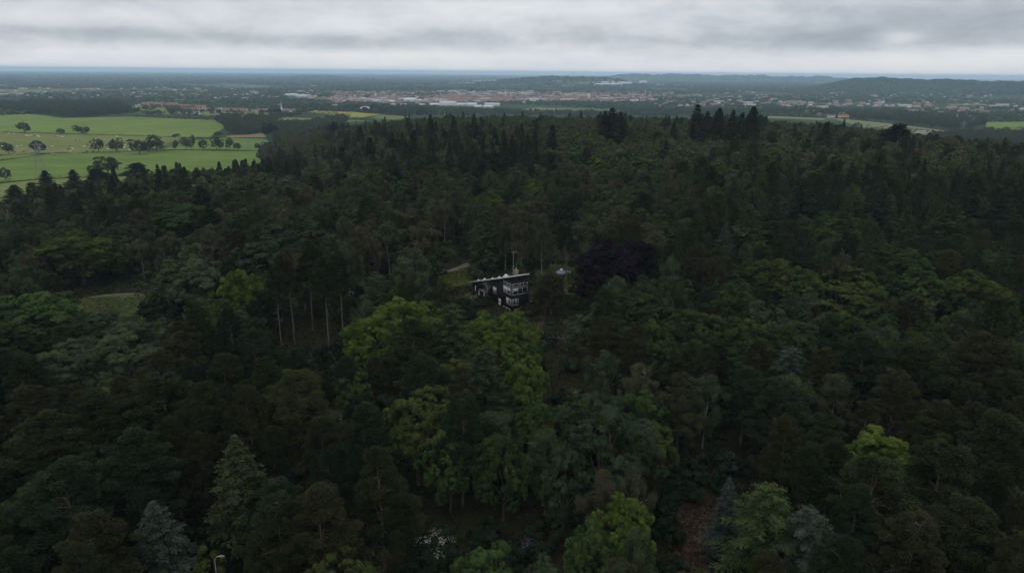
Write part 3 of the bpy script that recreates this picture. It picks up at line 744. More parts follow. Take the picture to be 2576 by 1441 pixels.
for rec in FEAT: kk_ = P_ if rec[0] == 'tall_pine' else rec[0]; CAPS[kk_] = CAPS.get(kk_, 285)-1
SPOKEN = {P_: 'pine', S_: 'spruce', I_: 'birch', B_: 'broadleaf tree'}
REST = []
LANDA = np.array([(a, b) for a, b, c in LAND])
LAB = {}
for d, kind, x, y, z, h, w, tone, px, py in FILL:
    if CAPS[kind] <= 0 or not (-60 < px < 2640) or py > 1540: REST.append((kind, x, y, z, h, w)); continue
    CAPS[kind] -= 1
    o = place_tree(kind, x, y, h, w, np.array(TONE[tone])*rng.uniform(.82, 1.18)*(1+rng.uniform(-.06, .06, 3)), d, z=z)
    dx, dy = px-LANDA[:, 0], py-LANDA[:, 1]
    k = int(np.argmin(dx**2+(dy*1.5)**2))
    u, v = dx[k], dy[k]*1.5
    far = math.hypot(u, v) > 150
    if abs(u) > abs(v): rel = ('left of' if u < 0 else 'right of')
    else: rel = ('beyond' if v < 0 else 'below')
    if far: rel = 'well '+rel
    short = LAND[k][2]
    size = 'small' if h < 11 else 'tall' if h > 16.2 else 'wide' if w > 11 else 'slim' if w < 7.6 else ''
    lab = ' '.join(f'{size} {WORD[tone]} {SPOKEN[kind]} in the wood {rel} the {LAND[k][2]}'.split())
    if len(lab.split()) > 16: lab = lab.replace(' in the wood ', ' ').replace('broadleaf tree', 'tree', 1)
    LAB[lab] = LAB.get(lab, 0)+1
    tag(o, lab, 'tree', 'trees of the wood')
print('FILL', len(FILL), 'REST', len(REST), 'CAPS', CAPS, 'labels', len(LAB), 'dup', sum(v for v in LAB.values() if v > 1))

# the part of the wood beyond counting: one object
def scatter(name, pts, kinds, mats_of, label, cat, seed=1):
    global rng
    keep_rng = rng; rng = np.random.default_rng(len(pts))
    """pts: x, y, z, kind, H, W"""
    V = [(p[0], p[1], p[2]) for p in pts]
    me = bpy.data.meshes.new(name); me.from_pydata(V, [], [])
    n = len(V)
    rs = np.random.default_rng(seed)
    src = []
    for kd in kinds:
        f, ml, mb_, H0, W0 = KIND[kd]
        for v in range(3):
            c, t = f(3.3); k = MB()
            P = np.concatenate(c.V); fx = (W0/2)/np.percentile(np.hypot(P[:, 0], P[:, 1]), 97); fz = H0/np.percentile(P[:, 2], 99.7)
            for q_ in (c, t): q_.V = [v_*np.array([fx, fx, fz]) for v_ in q_.V]
            k.add(np.concatenate(c.V), np.concatenate(c.Q), 0, np.concatenate(c.R)); k.add(np.concatenate(t.V), np.concatenate(t.Q), 1)
            so = bpy.data.objects.new('source_tree', k.mesh('source_tree', [mats_of[kd], mb_])); src.append((kd, so))   # never linked to the scene
    var = np.array([kinds.index(p[3])*3+rs.integers(3) for p in pts], np.int32)
    me.attributes.new('var', 'INT', 'POINT').data.foreach_set('value', var)
    sca = np.array([(p[5]/KIND[p[3]][4], p[5]/KIND[p[3]][4], p[4]/KIND[p[3]][3]) for p in pts], np.float32)
    me.attributes.new('sca', 'FLOAT_VECTOR', 'POINT').data.foreach_set('vector', sca.ravel())
    rot = np.stack([0*sca[:, 0], 0*sca[:, 0], rs.uniform(0, 6.28, n)], 1).astype(np.float32)
    me.attributes.new('rot', 'FLOAT_VECTOR', 'POINT').data.foreach_set('vector', rot.ravel())
    o = bpy.data.objects.new(name, me); COL.objects.link(o)
    ng = bpy.data.node_groups.new(name, 'GeometryNodeTree')
    ng.interface.new_socket('Geometry', in_out='INPUT', socket_type='NodeSocketGeometry'); ng.interface.new_socket('Geometry', in_out='OUTPUT', socket_type='NodeSocketGeometry')
    gi = ng.nodes.new('NodeGroupInput'); go = ng.nodes.new('NodeGroupOutput'); jn = ng.nodes.new('GeometryNodeJoinGeometry')
    def named(nm, ty):
        q = ng.nodes.new('GeometryNodeInputNamedAttribute'); q.data_type = ty; q.inputs['Name'].default_value = nm
        return q.outputs['Attribute']
    av, as_, ar = named('var', 'INT'), named('sca', 'FLOAT_VECTOR'), named('rot', 'FLOAT_VECTOR')
    for i, (kd, so) in enumerate(src):
        oi = ng.nodes.new('GeometryNodeObjectInfo'); oi.inputs['Object'].default_value = so
        cp = ng.nodes.new('FunctionNodeCompare'); cp.data_type = 'INT'; cp.operation = 'EQUAL'
        ins = [s for s in cp.inputs if s.type == 'INT']; ng.links.new(av, ins[0]); ins[1].default_value = i
        ip = ng.nodes.new('GeometryNodeInstanceOnPoints')
        ng.links.new(gi.outputs[0], ip.inputs['Points']); ng.links.new(cp.outputs[0], ip.inputs['Selection']); ng.links.new(oi.outputs['Geometry'], ip.inputs['Instance'])
        ng.links.new(ar, ip.inputs['Rotation']); ng.links.new(as_, ip.inputs['Scale'])
        ng.links.new(ip.outputs[0], jn.inputs[0])
    ng.links.new(jn.outputs[0], go.inputs[0])
    md = o.modifiers.new('trees', 'NODES'); md.node_group = ng
    tag(o, label, cat, kind='stuff'); rng = keep_rng
    return o
def rampof(names): return [((i+.02)/len(names), TONE[n]) for i, n in enumerate(names)]
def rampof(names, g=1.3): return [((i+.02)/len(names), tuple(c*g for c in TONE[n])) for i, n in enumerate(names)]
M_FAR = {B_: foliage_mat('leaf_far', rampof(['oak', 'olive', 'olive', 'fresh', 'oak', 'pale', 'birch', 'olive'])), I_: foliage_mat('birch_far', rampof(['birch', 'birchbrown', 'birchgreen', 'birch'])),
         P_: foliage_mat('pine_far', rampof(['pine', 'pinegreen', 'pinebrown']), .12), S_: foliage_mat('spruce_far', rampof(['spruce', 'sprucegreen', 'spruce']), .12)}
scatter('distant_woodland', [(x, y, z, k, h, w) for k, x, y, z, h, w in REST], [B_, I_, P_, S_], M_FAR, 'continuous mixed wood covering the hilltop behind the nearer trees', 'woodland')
# ---------------------------------------------------------------- ground
rng = np.random.default_rng(33)
def ground_mat():
    m, nt, out = newmat('ground')
    geo = N(nt, 'ShaderNodeNewGeometry'); pos = geo.outputs['Position']
    def mp(s):
        q = N(nt, 'ShaderNodeMapping'); q.inputs['Scale'].default_value = (s, s, 0); nt.links.new(pos, q.inputs[0]); return q.outputs[0]
    floor = ramp(nt, noise(nt, 0.35, 6, .65, vec=pos), [(.3, (.012, .011, .008)), (.5, (.020, .018, .011)), (.62, (.018, .023, .010)), (.75, (.030, .026, .018))])
    vor = N(nt, 'ShaderNodeTexVoronoi'); vor.inputs['Scale'].default_value = 1; nt.links.new(mp(1/420), vor.inputs['Vector'])
    sep = N(nt, 'ShaderNodeSeparateColor'); nt.links.new(vor.outputs['Color'], sep.inputs[0])
    fields = ramp(nt, sep.outputs[0], [(0, (.05, .075, .03)), (.3, (.085, .12, .04)), (.5, (.05, .07, .032)), (.66, (.13, .15, .07)), (.8, (.06, .085, .035)), (.92, (.2, .19, .11))])
    wood = ramp(nt, noise(nt, 1, 5, .65, vec=mp(1/160)), [(.35, (.020, .034, .018)), (.65, (.042, .058, .030))])
    far_mask = mrange(nt, noise(nt, 1, 3, .6, vec=mp(1/900)), .50, .60, 0, 1)
    mx = N(nt, 'ShaderNodeMix', data_type='RGBA'); nt.links.new(far_mask, mx.inputs[0]); nt.links.new(wood, mx.inputs[6]); nt.links.new(fields, mx.inputs[7])
    ln = N(nt, 'ShaderNodeVectorMath', operation='LENGTH'); nt.links.new(pos, ln.inputs[0])
    f = mrange(nt, ln.outputs['Value'], 900, 1300, 0, 1)
    m2 = N(nt, 'ShaderNodeMix', data_type='RGBA'); nt.links.new(f, m2.inputs[0]); nt.links.new(floor, m2.inputs[6]); nt.links.new(mx.outputs[2], m2.inputs[7])
    d = N(nt, 'ShaderNodeBsdfDiffuse'); nt.links.new(m2.outputs[2], d.inputs[0]); nt.links.new(d.outputs[0], out.inputs[0])
    return m
th = np.concatenate([np.linspace(-.92, .92, 380), np.linspace(.92, 2*math.pi-.92, 46)[1:-1]])
rr = np.exp(np.linspace(math.log(12), math.log(42000), 440))
X = rr[:, None]*np.sin(th)[None]; Y = rr[:, None]*np.cos(th)[None]; Z = height(X, Y)
nt_, nr = len(th), len(rr)
V = np.stack([X, Y, Z], -1).reshape(-1, 3); V = np.concatenate([V, [[0, 0, 97.0]]])
i = np.arange(nr-1)[:, None]*nt_; j = np.arange(nt_)[None]; j2 = (j+1) % nt_
Q = np.stack([i+j, i+j2, i+nt_+j2, i+nt_+j], -1).reshape(-1, 4)[:, ::-1]
cap = np.array([[len(V)-1, k, (k+1) % nt_, (k+1) % nt_] for k in range(nt_)])   # centre fan
me = bpy.data.meshes.new('ground')
Fs = Q.tolist()+[[c[0], c[2], c[1]] for c in cap.tolist()]
me.from_pydata(V.tolist(), [], Fs); me.update()
me.materials.append(ground_mat()); me.polygons.foreach_set('use_smooth', np.ones(len(me.polygons), bool))
tag(link('ground', me), kind='structure')

def grass_mat(name, a, b, s=.02, fine=.35):
    m, nt, out = newmat(name)
    geo = N(nt, 'ShaderNodeNewGeometry'); pos = geo.outputs['Position']
    mpn = N(nt, 'ShaderNodeMapping'); mpn.inputs['Scale'].default_value = (1, 2.2, 1); mpn.inputs['Rotation'].default_value = (0, 0, .6); nt.links.new(pos, mpn.inputs[0])
    c = ramp(nt, noise(nt, s, 6, .6, vec=mpn.outputs[0]), [(.32, a), (.68, b)])
    v = mrange(nt, noise(nt, fine, 3, .6, vec=pos), .2, .8, .8, 1.2)
    # mowing and grazing lines, broad wet and dry patches
    m3 = N(nt, 'ShaderNodeMapping'); m3.inputs['Scale'].default_value = (s*.12, s*3.2, 1); m3.inputs['Rotation'].default_value = (0, 0, .9); nt.links.new(pos, m3.inputs[0])
    v2 = mrange(nt, noise(nt, 1, 3, .7, vec=m3.outputs[0]), .3, .7, .88, 1.12); v3 = mrange(nt, noise(nt, s*.35, 4, .6, vec=pos), .3, .7, .86, 1.14)
    vm = N(nt, 'ShaderNodeMath', operation='MULTIPLY'); nt.links.new(v, vm.inputs[0]); nt.links.new(v2, vm.inputs[1]); vn = N(nt, 'ShaderNodeMath', operation='MULTIPLY'); nt.links.new(vm.outputs[0], vn.inputs[0]); nt.links.new(v3, vn.inputs[1])
    d = N(nt, 'ShaderNodeBsdfDiffuse'); nt.links.new(mulc(nt, c, vn.outputs[0]), d.inputs[0]); nt.links.new(d.outputs[0], out.inputs[0])
    return m
def drape(name, pix, mat, lift=.45, dmin=20, step=None):
    """a patch of ground cover whose outline is walked on the terrain"""
    P = [at(px, py, 0, dmin) for px, py in pix]
    bm_ = __import__('bmesh').new()
    vs = [bm_.verts.new((p[0], p[1], 0)) for p in P]
    bm_.faces.new(vs)
    import bmesh
    bmesh.ops.triangulate(bm_, faces=bm_.faces[:])
    xs = [p[0] for p in P]; ys = [p[1] for p in P]
    st = step or max(6, max(max(xs)-min(xs), max(ys)-min(ys))/26)
    for ax, lo, hi in ((0, min(xs), max(xs)), (1, min(ys), max(ys))):
        c = lo+st
        while c < hi:
            no = Vector((1, 0, 0)) if ax == 0 else Vector((0, 1, 0))
            bmesh.ops.bisect_plane(bm_, geom=bm_.verts[:]+bm_.edges[:]+bm_.faces[:], plane_co=no*c, plane_no=no); c += st
    co = np.array([v.co[:] for v in bm_.verts]); zz = height(co[:, 0], co[:, 1])+lift
    for v, z in zip(bm_.verts, zz): v.co.z = z
    bmesh.ops.recalc_face_normals(bm_, faces=bm_.faces[:])
    me = bpy.data.meshes.new(name); bm_.to_mesh(me); bm_.free()
    if len(me.polygons) and me.polygons[0].normal.z < 0: me.flip_normals()
    for p in me.polygons: p.use_smooth = True
    me.materials.append(mat)
    return tag(link(name, me), kind='structure')
G_BRIGHT = grass_mat('pasture_bright', (.092, .135, .036), (.122, .165, .046))
G_DEEP = grass_mat('pasture_deep', (.074, .116, .032), (.104, .146, .042))
G_TAN = grass_mat('pasture_tan', (.098, .118, .042), (.132, .145, .056))
G_OLIVE = grass_mat('pasture_olive', (.085, .115, .036), (.12, .14, .05))
G_YEL = grass_mat('crop_yellow', (.17, .165, .045), (.22, .20, .06))
G_BROWN = grass_mat('crop_brown', (.125, .098, .052), (.16, .125, .066))
G_PALE = grass_mat('hay_pale', (.115, .125, .066), (.15, .155, .085))
G_FARTAN = grass_mat('quarry_tan', (.26, .24, .19), (.36, .33, .27))
FIELDS = [
 ([(-60, 470), (60, 457), (200, 449), (420, 440), (430, 500), (-60, 540)], G_OLIVE, 60), ([(-60, 416), (20, 403), (125, 388), (330, 383), (470, 379), (690, 378.5), (700, 408), (430, 436), (200, 447), (60, 455), (-60, 466)], G_DEEP, 200),
 ([(-60, 394), (0, 393), (118, 388), (20, 402), (-60, 413)], G_OLIVE, 300), ([(-60, 333), (0, 334.5), (150, 338), (300, 342), (434, 346), (505, 350), (404, 373), (328, 383), (140, 388), (0, 392), (-60, 393)], G_TAN, 300),
 ([(-60, 274), (0, 280.5), (80, 288), (158, 298), (334, 294.5), (434, 298), (539, 303), (567, 320), (542, 338), (525, 346), (434, 345), (300, 341), (150, 337), (0, 333.5), (-60, 332)], G_BRIGHT, 400),
 ([(404, 377), (486, 354.5), (567, 348), (670, 350.5), (690, 378), (560, 379)], G_DEEP, 300), ([(569, 343), (663, 336), (668, 347), (570, 347)], G_BROWN, 300),
 ([(316, 272.4), (424, 273), (429, 289), (362, 288), (325, 278)], G_OLIVE, 900), ([(490, 289.5), (559, 278), (640, 278), (711, 281), (657, 296), (534, 293)], G_OLIVE, 900),
 ([(643, 313), (723, 296), (796, 299), (931, 305.5), (818, 311), (723, 313.5)], G_OLIVE, 900), ([(770, 284), (791, 279), (892, 283), (959, 289), (887, 299), (831, 289)], G_YEL, 900),
 ([(959, 290), (1035, 295), (986, 302), (932, 297.5)], G_OLIVE, 900), ([(1097, 284), (1157, 286), (1150, 291), (1104, 289)], G_YEL, 1000), ([(1309, 275.5), (1354, 271), (1430, 275.5), (1400, 281), (1338, 281)], G_PALE, 1000),
 ([(2090, 298), (2150, 303), (2255, 314), (2330, 323), (2402, 333), (2338, 334.5), (2175, 322), (2140, 313)], G_PALE, 900), ([(2283, 332), (2394, 342), (2344, 343), (2177, 324.5)], G_PALE, 900), ([(1915, 292), (1968, 294.5), (2077, 298.5), (2070, 303), (1930, 298)], G_PALE, 900),
 ([(2479, 308), (2640, 307), (2640, 324), (2480, 323)], G_BRIGHT, 900), ([(2480, 323.8), (2640, 324.8), (2640, 337), (2505, 334)], G_OLIVE, 900),
 ([(1181, 203), (1253, 202), (1250, 207), (1189, 209.5)], G_PALE, 5000), ([(1205, 214), (1330, 213), (1310, 216), (1210, 217)], G_OLIVE, 4000), ([(0, 226), (84, 226), (168, 235), (60, 237), (0, 237)], G_OLIVE, 2500), ([(545, 222.5), (640, 221), (640, 224), (560, 225)], G_OLIVE, 2500),
 ([(1485, 207.3), (1560, 206), (1660, 210.5), (1640, 213), (1560, 211.5), (1490, 210)], G_FARTAN, 3000), ([(1425, 209), (1490, 207), (1480, 212), (1432, 213)], G_PALE, 3000), ([(1120, 211), (1180, 208), (1200, 213), (1130, 214)], G_PALE, 4500), ([(200, 223), (250, 222), (262, 224.5), (210, 226)], G_PALE, 2500), ([(300, 238), (360, 237), (372, 240), (310, 241)], G_PALE, 2000), ([(620, 245), (700, 244), (700, 246.5), (630, 247)], G_OLIVE, 2000), ([(1640, 226), (1720, 225), (1730, 228), (1650, 229)], G_PALE, 2500), ([(2380, 262), (2470, 262), (2480, 265), (2390, 265.5)], G_PALE, 1800)]
for pix, mat, dm in FIELDS: drape('field', pix, mat, .45, dm)
G_LAWN = grass_mat('lawn_grass', (.042, .052, .014), (.074, .074, .024), .12, 1.2)
G_ROUGH = grass_mat('rough_grass', (.038, .048, .018), (.064, .068, .028), .15, 1.2)
G_GRAVEL = grass_mat('gravel', (.07, .062, .053), (.15, .135, .115), .5, 2.5)
G_SOIL = grass_mat('soil', (.032, .024, .018), (.050, .038, .029), .4, 1.5)
drape('lawn', [(1098, 694), (1130, 683), (1165, 677), (1200, 678), (1215, 690), (1190, 714), (1150, 722), (1100, 718)], G_LAWN, .06, 100, 1.5)
drape('grass_clearing', [(195, 752), (280, 742), (360, 738), (380, 760), (340, 800), (240, 795), (190, 775)], G_ROUGH, .06, 100, 2)
drape('drive', [(1098, 692), (1092, 686), (1125, 681), (1150, 672), (1172, 662), (1184, 662), (1180, 672), (1150, 679), (1125, 686)], G_GRAVEL, .10, 100, 1.5)
drape('track', [(210, 749), (280, 740.5), (350, 737), (350, 739), (280, 742.5), (212, 752)], G_GRAVEL, .10, 100, 2)
drape('garden_slope', [(1345, 668), (1420, 664), (1470, 690), (1465, 740), (1400, 745), (1350, 720)], G_ROUGH, .06, 100, 2)
drape('garden_path', [(1340, 860), (1380, 700), (1388, 700), (1360, 860)], G_SOIL, .08, 100, 2)
drape('bare_soil', [(1690, 1280), (1740, 1262), (1790, 1290), (1810, 1360), (1790, 1470), (1700, 1470), (1695, 1370)], G_SOIL, .06, 50, 1.2)

# ---------------------------------------------------------------- the black house
M_BLACK = plain('black_stained_boards', (.0075, .0075, .009), .75, .35, 1.5, .2)
M_ROOF = plain('roof_felt', (.30, .305, .32), .7, .15, .8, .3)
M_WHITE = plain('white_paint', (.40, .40, .39), .5, .06, 2)
M_BLIND = plain('white_blind', (.42, .44, .46), .8, .05, 4)
M_BRICK = plain('chimney_brick', (.16, .13, .11), .9, .35, 5)
M_METAL = plain('grey_metal', (.30, .30, .31), .5, .1, 3, .4)
M_GREYPAINT = plain('grey_paint', (.22, .22, .22), .6, .12, 3)
M_GLASS, _nt, _o = newmat('dark_glass')
_p = N(_nt, 'ShaderNodeBsdfPrincipled'); _p.inputs['Base Color'].default_value = (.012, .014, .017, 1); _p.inputs['Roughness'].default_value = .06; _p.inputs['Specular IOR Level'].default_value = .35
_nt.links.new(_p.outputs[0], _o.inputs[0])
hx, hy, hzz, hd = at(1286, 784)
HW, HL, HS = 5.2, 22.6, .325
house = tag(empty('timber_house', (hx, hy, hzz-.3), math.radians(120)), 'black three-storey timber house with a sloping grey roof and white window frames', 'house')
TOP = 10.0
def zt(u): return TOP-HS*u
w = MB(); w.hexa([(0, -HW, -2), (HL, -HW, -2), (HL, 0, -2), (0, 0, -2), (0, -HW, zt(0)-.36), (HL, -HW, zt(HL)-.36), (HL, 0, zt(HL)-.36), (0, 0, zt(0)-.36)], 0)
for u in np.arange(.5, HL, 1.05): w.box(u, u+.05, 0, .03, -.5, min(zt(u)-.40, 9), 0)
wall = w.obj('wall', M_BLACK, house)
r = MB(); a, b, c0, c1 = -1.0, HL+.7, .75, -HW+.5
r.hexa([(a, c1, zt(a)-.34), (b, c1, zt(b)-.34), (b, c0, zt(b)-.34), (a, c0, zt(a)-.34), (a, c1, zt(a)), (b, c1, zt(b)), (b, c0, zt(b)), (a, c0, zt(a))], 0)
roof = r.obj('roof', M_ROOF, house)
f = MB(); f.hexa([(a-.04, c1, zt(a)-.2), (b, c0+.002, zt(b)-.2), (b, c0+.04, zt(b)-.2), (a-.04, c0+.04, zt(a)-.2), (a-.04, c1, zt(a)+.05), (b, c0+.002, zt(b)+.05), (b, c0+.04, zt(b)+.05), (a-.04, c0+.04, zt(a)+.05)], 0)
f = MB(); f.hexa([(a, c0+.002, zt(a)-.30), (b, c0+.002, zt(b)-.30), (b, c0+.05, zt(b)-.30), (a, c0+.05, zt(a)-.30), (a, c0+.002, zt(a)+.04), (b, c0+.002, zt(b)+.04), (b, c0+.05, zt(b)+.04), (a, c0+.05, zt(a)+.04)], 0)
f.box(a-.05, a-.002, c1, c0+.05, zt(a)-.30, zt(a)+.04, 0)
f.obj('fascia', plain('fascia_grey', (.42, .42, .41), .6, .1), roof)
for u, v, s in ((21.2, 1.2, .50), (17.2, 1.1, .62), (13.2, 1.5, .46), (9.2, 1.4, .56), (5.6, 1.4, .95)):
    s2 = s*.9; k = MB(); z0 = zt(u)-.12
    k.hexa([(u-s, -v-s2, z0+HS*s), (u+s, -v-s2, z0-HS*s), (u+s, -v+s2, z0-HS*s), (u-s, -v+s2, z0+HS*s), (u-.05, -v-.05, z0+s*1.0), (u+.05, -v-.05, z0+s*1.0), (u+.05, -v+.05, z0+s*1.0), (u-.05, -v+.05, z0+s*1.0)], 0)
    k.obj('skylight', M_WHITE, roof)
k = MB(); k.box(2.2, 3.2, -3.3, -2.5, zt(3.2)-.2, zt(2.2)+1.15, 0); k.box(2.12, 3.28, -3.38, -2.42, zt(2.2)+1.153, zt(2.2)+1.28, 0)
ch = k.obj('chimney', M_BRICK, roof); k = MB(); k.tube([(2.7, -2.9, zt(2.2)+1.283), (2.7, -2.9, zt(2.2)+1.9)], [.17, .14], 8); k.obj('chimney_pot', M_GREYPAINT, ch)
k = MB(); ax_ = (3.5, -2.45); k.tube([(ax_[0], ax_[1], zt(3.5)-.1), (ax_[0], ax_[1], zt(3.5)+6.6)], .04, 6); z0 = zt(3.5)+6.45
k.tube([(3.9, -2.0, z0), (2.6, -3.3, z0)], .03, 4)
for q in np.linspace(0, 1, 4): k.tube([(3.9-1.3*q-.25, -2.0-1.3*q+.25, z0), (3.9-1.3*q+.25, -2.0-1.3*q-.25, z0)], .012, 4)
k.obj('aerial', M_METAL, roof)
def window(face, s0, s1, z0, z1, bars, blinds=(), t=.07, rail=None, parent=house):
    """face u: long wall; face v: short wall.  s0..s1 runs along the wall from the corner"""
    def bx(m, a0, a1, b0, b1, d0, d1, mi=0):
        if face == 'u': m.box(a0, a1, d0, d1, b0, b1, mi)
        else: m.box(-d1, -d0, -a1, -a0, b0, b1, mi)
    m = MB()
    bx(m, s0, s1, z0, z0+t, .032, .11); bx(m, s0, s1, z1-t, z1, .032, .11)
    for q in [0]+list(bars)+[1]:
        c = s0+t/2+(s1-s0-t)*q; bx(m, c-t/2, c+t/2, z0+t, z1-t, .032, .108)
    if rail: bx(m, s0+t, s1-t, z0+(z1-z0)*rail-.03, z0+(z1-z0)*rail+.03, .034, .10)
    o = m.obj('window', M_WHITE, parent)
    g = MB(); bx(g, s0+.02, s1-.02, z0+.02, z1-.02, .032, .05); g.obj('pane', M_GLASS, o)
    for a0, a1, b0, b1 in blinds:
        g = MB(); bx(g, s0+t*.6+(s1-s0-t)*a0, s0+t*.6+(s1-s0-t)*a1, z0+(z1-z0)*b0, z0+(z1-z0)*b1, .052, .07); g.obj('blind', M_BLIND, o)
    return o
window('u', .16, 4.2, 6.9, 7.75, (.18, .45, .55, .85)); window('v', .16, 4.75, 6.9, 7.75, (.10, .42, .52, .74))
window('u', .16, 4.2, 4.75, 6.55, (.14, .46, .52), ((.52, .98, .14, .98), (.16, .46, .45, .98))); window('v', .16, 4.75, 4.75, 6.55, (.08, .36, .66), ((.08, .35, .55, .98),))
window('u', .12, 2.6, 1.95, 3.65, (.18, .42, .62), ((.64, .98, .05, .97),)); window('v', .12, 2.0, 1.95, 3.65, (.2, .55, .72))
window('u', .7, 4.2, .25, .80, (.5,)); window('v', 1.0, 3.4, .25, .80, (.5,))
window('u', 8.2, 10.0, 2.9, 4.65, (.5,), ((.03, .47, .22, .96), (.54, .97, .22, .96))); window('u', 5.6, 6.8, .15, 2.15, (), ((.05, .95, .52, .96), (.05, .95, .05, .46)), rail=.5)
k = MB(); k.box(12.2, 15.6, .04, 1.7, 2.3, 2.45, 0); k.obj('porch_canopy', plain('canopy_dark', (.06, .06, .065), .6), house)
for u, y in ((12.4, 1.55), (15.4, 1.55), (19.7, .5)): k = MB(); k.box(u-.08, u+.08, y-.08, y+.08, -1, 2.29, 0); k.obj('porch_post', M_WHITE, house)
k = MB(); k.box(.5, 6.0, -7.6, -HW-.003, -2, 3.6, 0); k.box(.3, 6.2, -7.8, -HW-.003, 3.603, 3.78, 0); an = k.obj('annex', M_BLACK, house)
k = MB(); k.box(.43, .497, -6.7, -5.9, 1.9, 3.1, 0); k.obj('window', M_BLIND, an)

# ---------------------------------------------------------------- things in the garden and under the trees
def add_shrub(px, py, W, H, color, label, fl=0, flmat=None, q=1.2, name='shrub', cat='shrub'):
    x, y, z, t = at(px, py)
    c, tr, f = shrub(q, H, W, fl)
    r = empty(name, (x, y, z), 0)
    link('crown', c.mesh('crown', M_LEAF), r, color=color); link('trunk', tr.mesh('trunk', [M_BARK]), r)
    if fl: link('blossom', f.mesh('blossom', flmat), r)  # on the glossy bush these petals serve as painted glints
    return tag(r, label, cat)
def petal(name, c): return plain(name, c, .7, .1)
W_FL, P_FL, L_GLINT_FL, C_FL, Y_FL = petal('petal_white', (.40, .40, .37)), petal('petal_purple', (.12, .065, .15)), petal('petal_lilac_and_glint', (.15, .15, .19)), petal('petal_cream', (.27, .28, .19)), petal('petal_yellow', (.36, .30, .05))
DK = TONE['dark']
add_shrub(1090, 1396, 6.2, 3.2, DK, 'rhododendron smothered in white blossom beside the black gap', 800, W_FL, name='rhododendron')
add_shrub(1320, 1402, 4.4, 3.0, DK, 'rhododendron with violet blossom between two green crowns at the bottom edge', 260, P_FL, name='rhododendron')
add_shrub(1718, 1200, 2.8, 2.6, DK, 'rhododendron with purple-pink blossom above the bracken patch', 150, P_FL, name='rhododendron')
add_shrub(1825, 1190, 4.6, 4.0, DK, 'rhododendron with pale lilac blossom above the silver-blue conifer', 170, L_GLINT_FL, name='rhododendron')
add_shrub(1450, 1008, 4.2, 2.2, TONE['pale'], 'cream-flowering bush above the great blue-green dome', 420, C_FL, name='flowering_bush')
add_shrub(1176, 752, 2.0, 1.7, TONE['yellow'], 'round yellow-green bush in front of the long house wall', 120, Y_FL)
add_shrub(1195, 700, 4.6, 3.2, TONE['pale'], 'loose grey-green bush on the lawn near the low end of the roof')
add_shrub(1120, 735, 5.5, 2.6, TONE['olive'], 'wide olive bush at the near edge of the lawn')
add_shrub(1452, 704, 4.6, 2.2, TONE['fresh'], 'bright green bush right of the blue canopy')
add_shrub(1420, 662, 6.0, 1.8, TONE['fresh'], 'low green bush behind the blue canopy at the foot of the dark gap')
add_shrub(1365, 675, 5.5, 3.2, TONE['pinebrown'], 'brownish heathery bush behind the orange-trunked pine')
add_shrub(1382, 872, 4.2, 3.0, DK, 'dark glossy bush with painted white glints beside the bent pale branches', 60, L_GLINT_FL)  # petal faces stand in for highlights on glossy leaves, no flowers here
add_shrub(1440, 770, 5.5, 2.4, TONE['oak'], 'scrubby green bush beside the bare earth mound')
add_shrub(1375, 745, 3.4, 2.0, TONE['olive'], 'olive bush at the foot of the orange-trunked pine')
add_shrub(1215, 770, 5.0, 2.6, TONE['dark'], 'dark bush under the front windows of the black house')
add_shrub(1335, 790, 4.4, 2.4, TONE['pinebrown'], 'brown-green bush beneath the annex of the black house')
add_shrub(1160, 775, 6.0, 3.0, TONE['pinegreen'], 'spreading dark bush between the house and the lime-green clump')
add_shrub(532, 1470, 4.6, 4.2, TONE['olive'], 'rounded olive bush under the street lamp')
add_shrub(1500, 860, 5.5, 2.6, TONE['oak'], 'low green bush at the foot of the orange-trunked pine below the beech')
add_shrub(1430, 930, 5.0, 2.4, TONE['oak'], 'low dark green bush above the cream-flowering bush')

SB = [shrub(1.3, 3.2, 4.6)[:2] for _ in range(3)]
SBM = [(c.mesh('crown', M_LEAF), t.mesh('trunk', [M_BARK])) for c, t in SB]
nsb = 0
for k in range(4000):
    th_ = rng.uniform(-.62, .62); r_ = math.sqrt(rng.uniform(44**2, 150**2)); x, y = r_*math.sin(th_), r_*math.cos(th_)
    z = hz(x, y); px, py, _ = proj(x, y, z); px, py = float(px), float(py)
    if not (-60 < px < 2640) or py > 1500 or not near_ok(x, y, 2.4): continue
    if 1690 < px < 1812 and py > 1260 or 1020 < px < 1170 and 1330 < py < 1420 or 1290 < px < 1350 and 1370 < py < 1415 or 700 < px < 870 and 730 < py < 890 or 1370 < px < 1470 and py < 1020: continue
    put_cell(x, y, 2.4); nsb += 1
    if nsb > 110: break
    c, t = SBM[k % 3]; s_ = rng.uniform(.7, 1.25); r = empty('evergreen_bush', (x, y, z), rng.uniform(0, 6.28), (s_, s_, s_*rng.uniform(.8, 1.2)))
    link('crown', c, r, color=np.array(TONE['dark'])*rng.uniform(.8, 1.3)); link('trunk', t, r)
    kk = int(np.argmin((px-LANDA[:, 0])**2+((py-LANDA[:, 1])*1.5)**2))
    tag(r, f'dark evergreen bush on the forest floor near the {LAND[kk][2]}', 'bush', 'evergreen bushes on the forest floor')
print('bushes', nsb)
def tube_thing(name, px, py, parts, label, cat, rz=0):
    x, y, z, t = at(px, py); r = tag(empty(name, (x, y, z), rz), label, cat)
    for nm, mb, m in parts: mb.obj(nm, m, r)
    return r
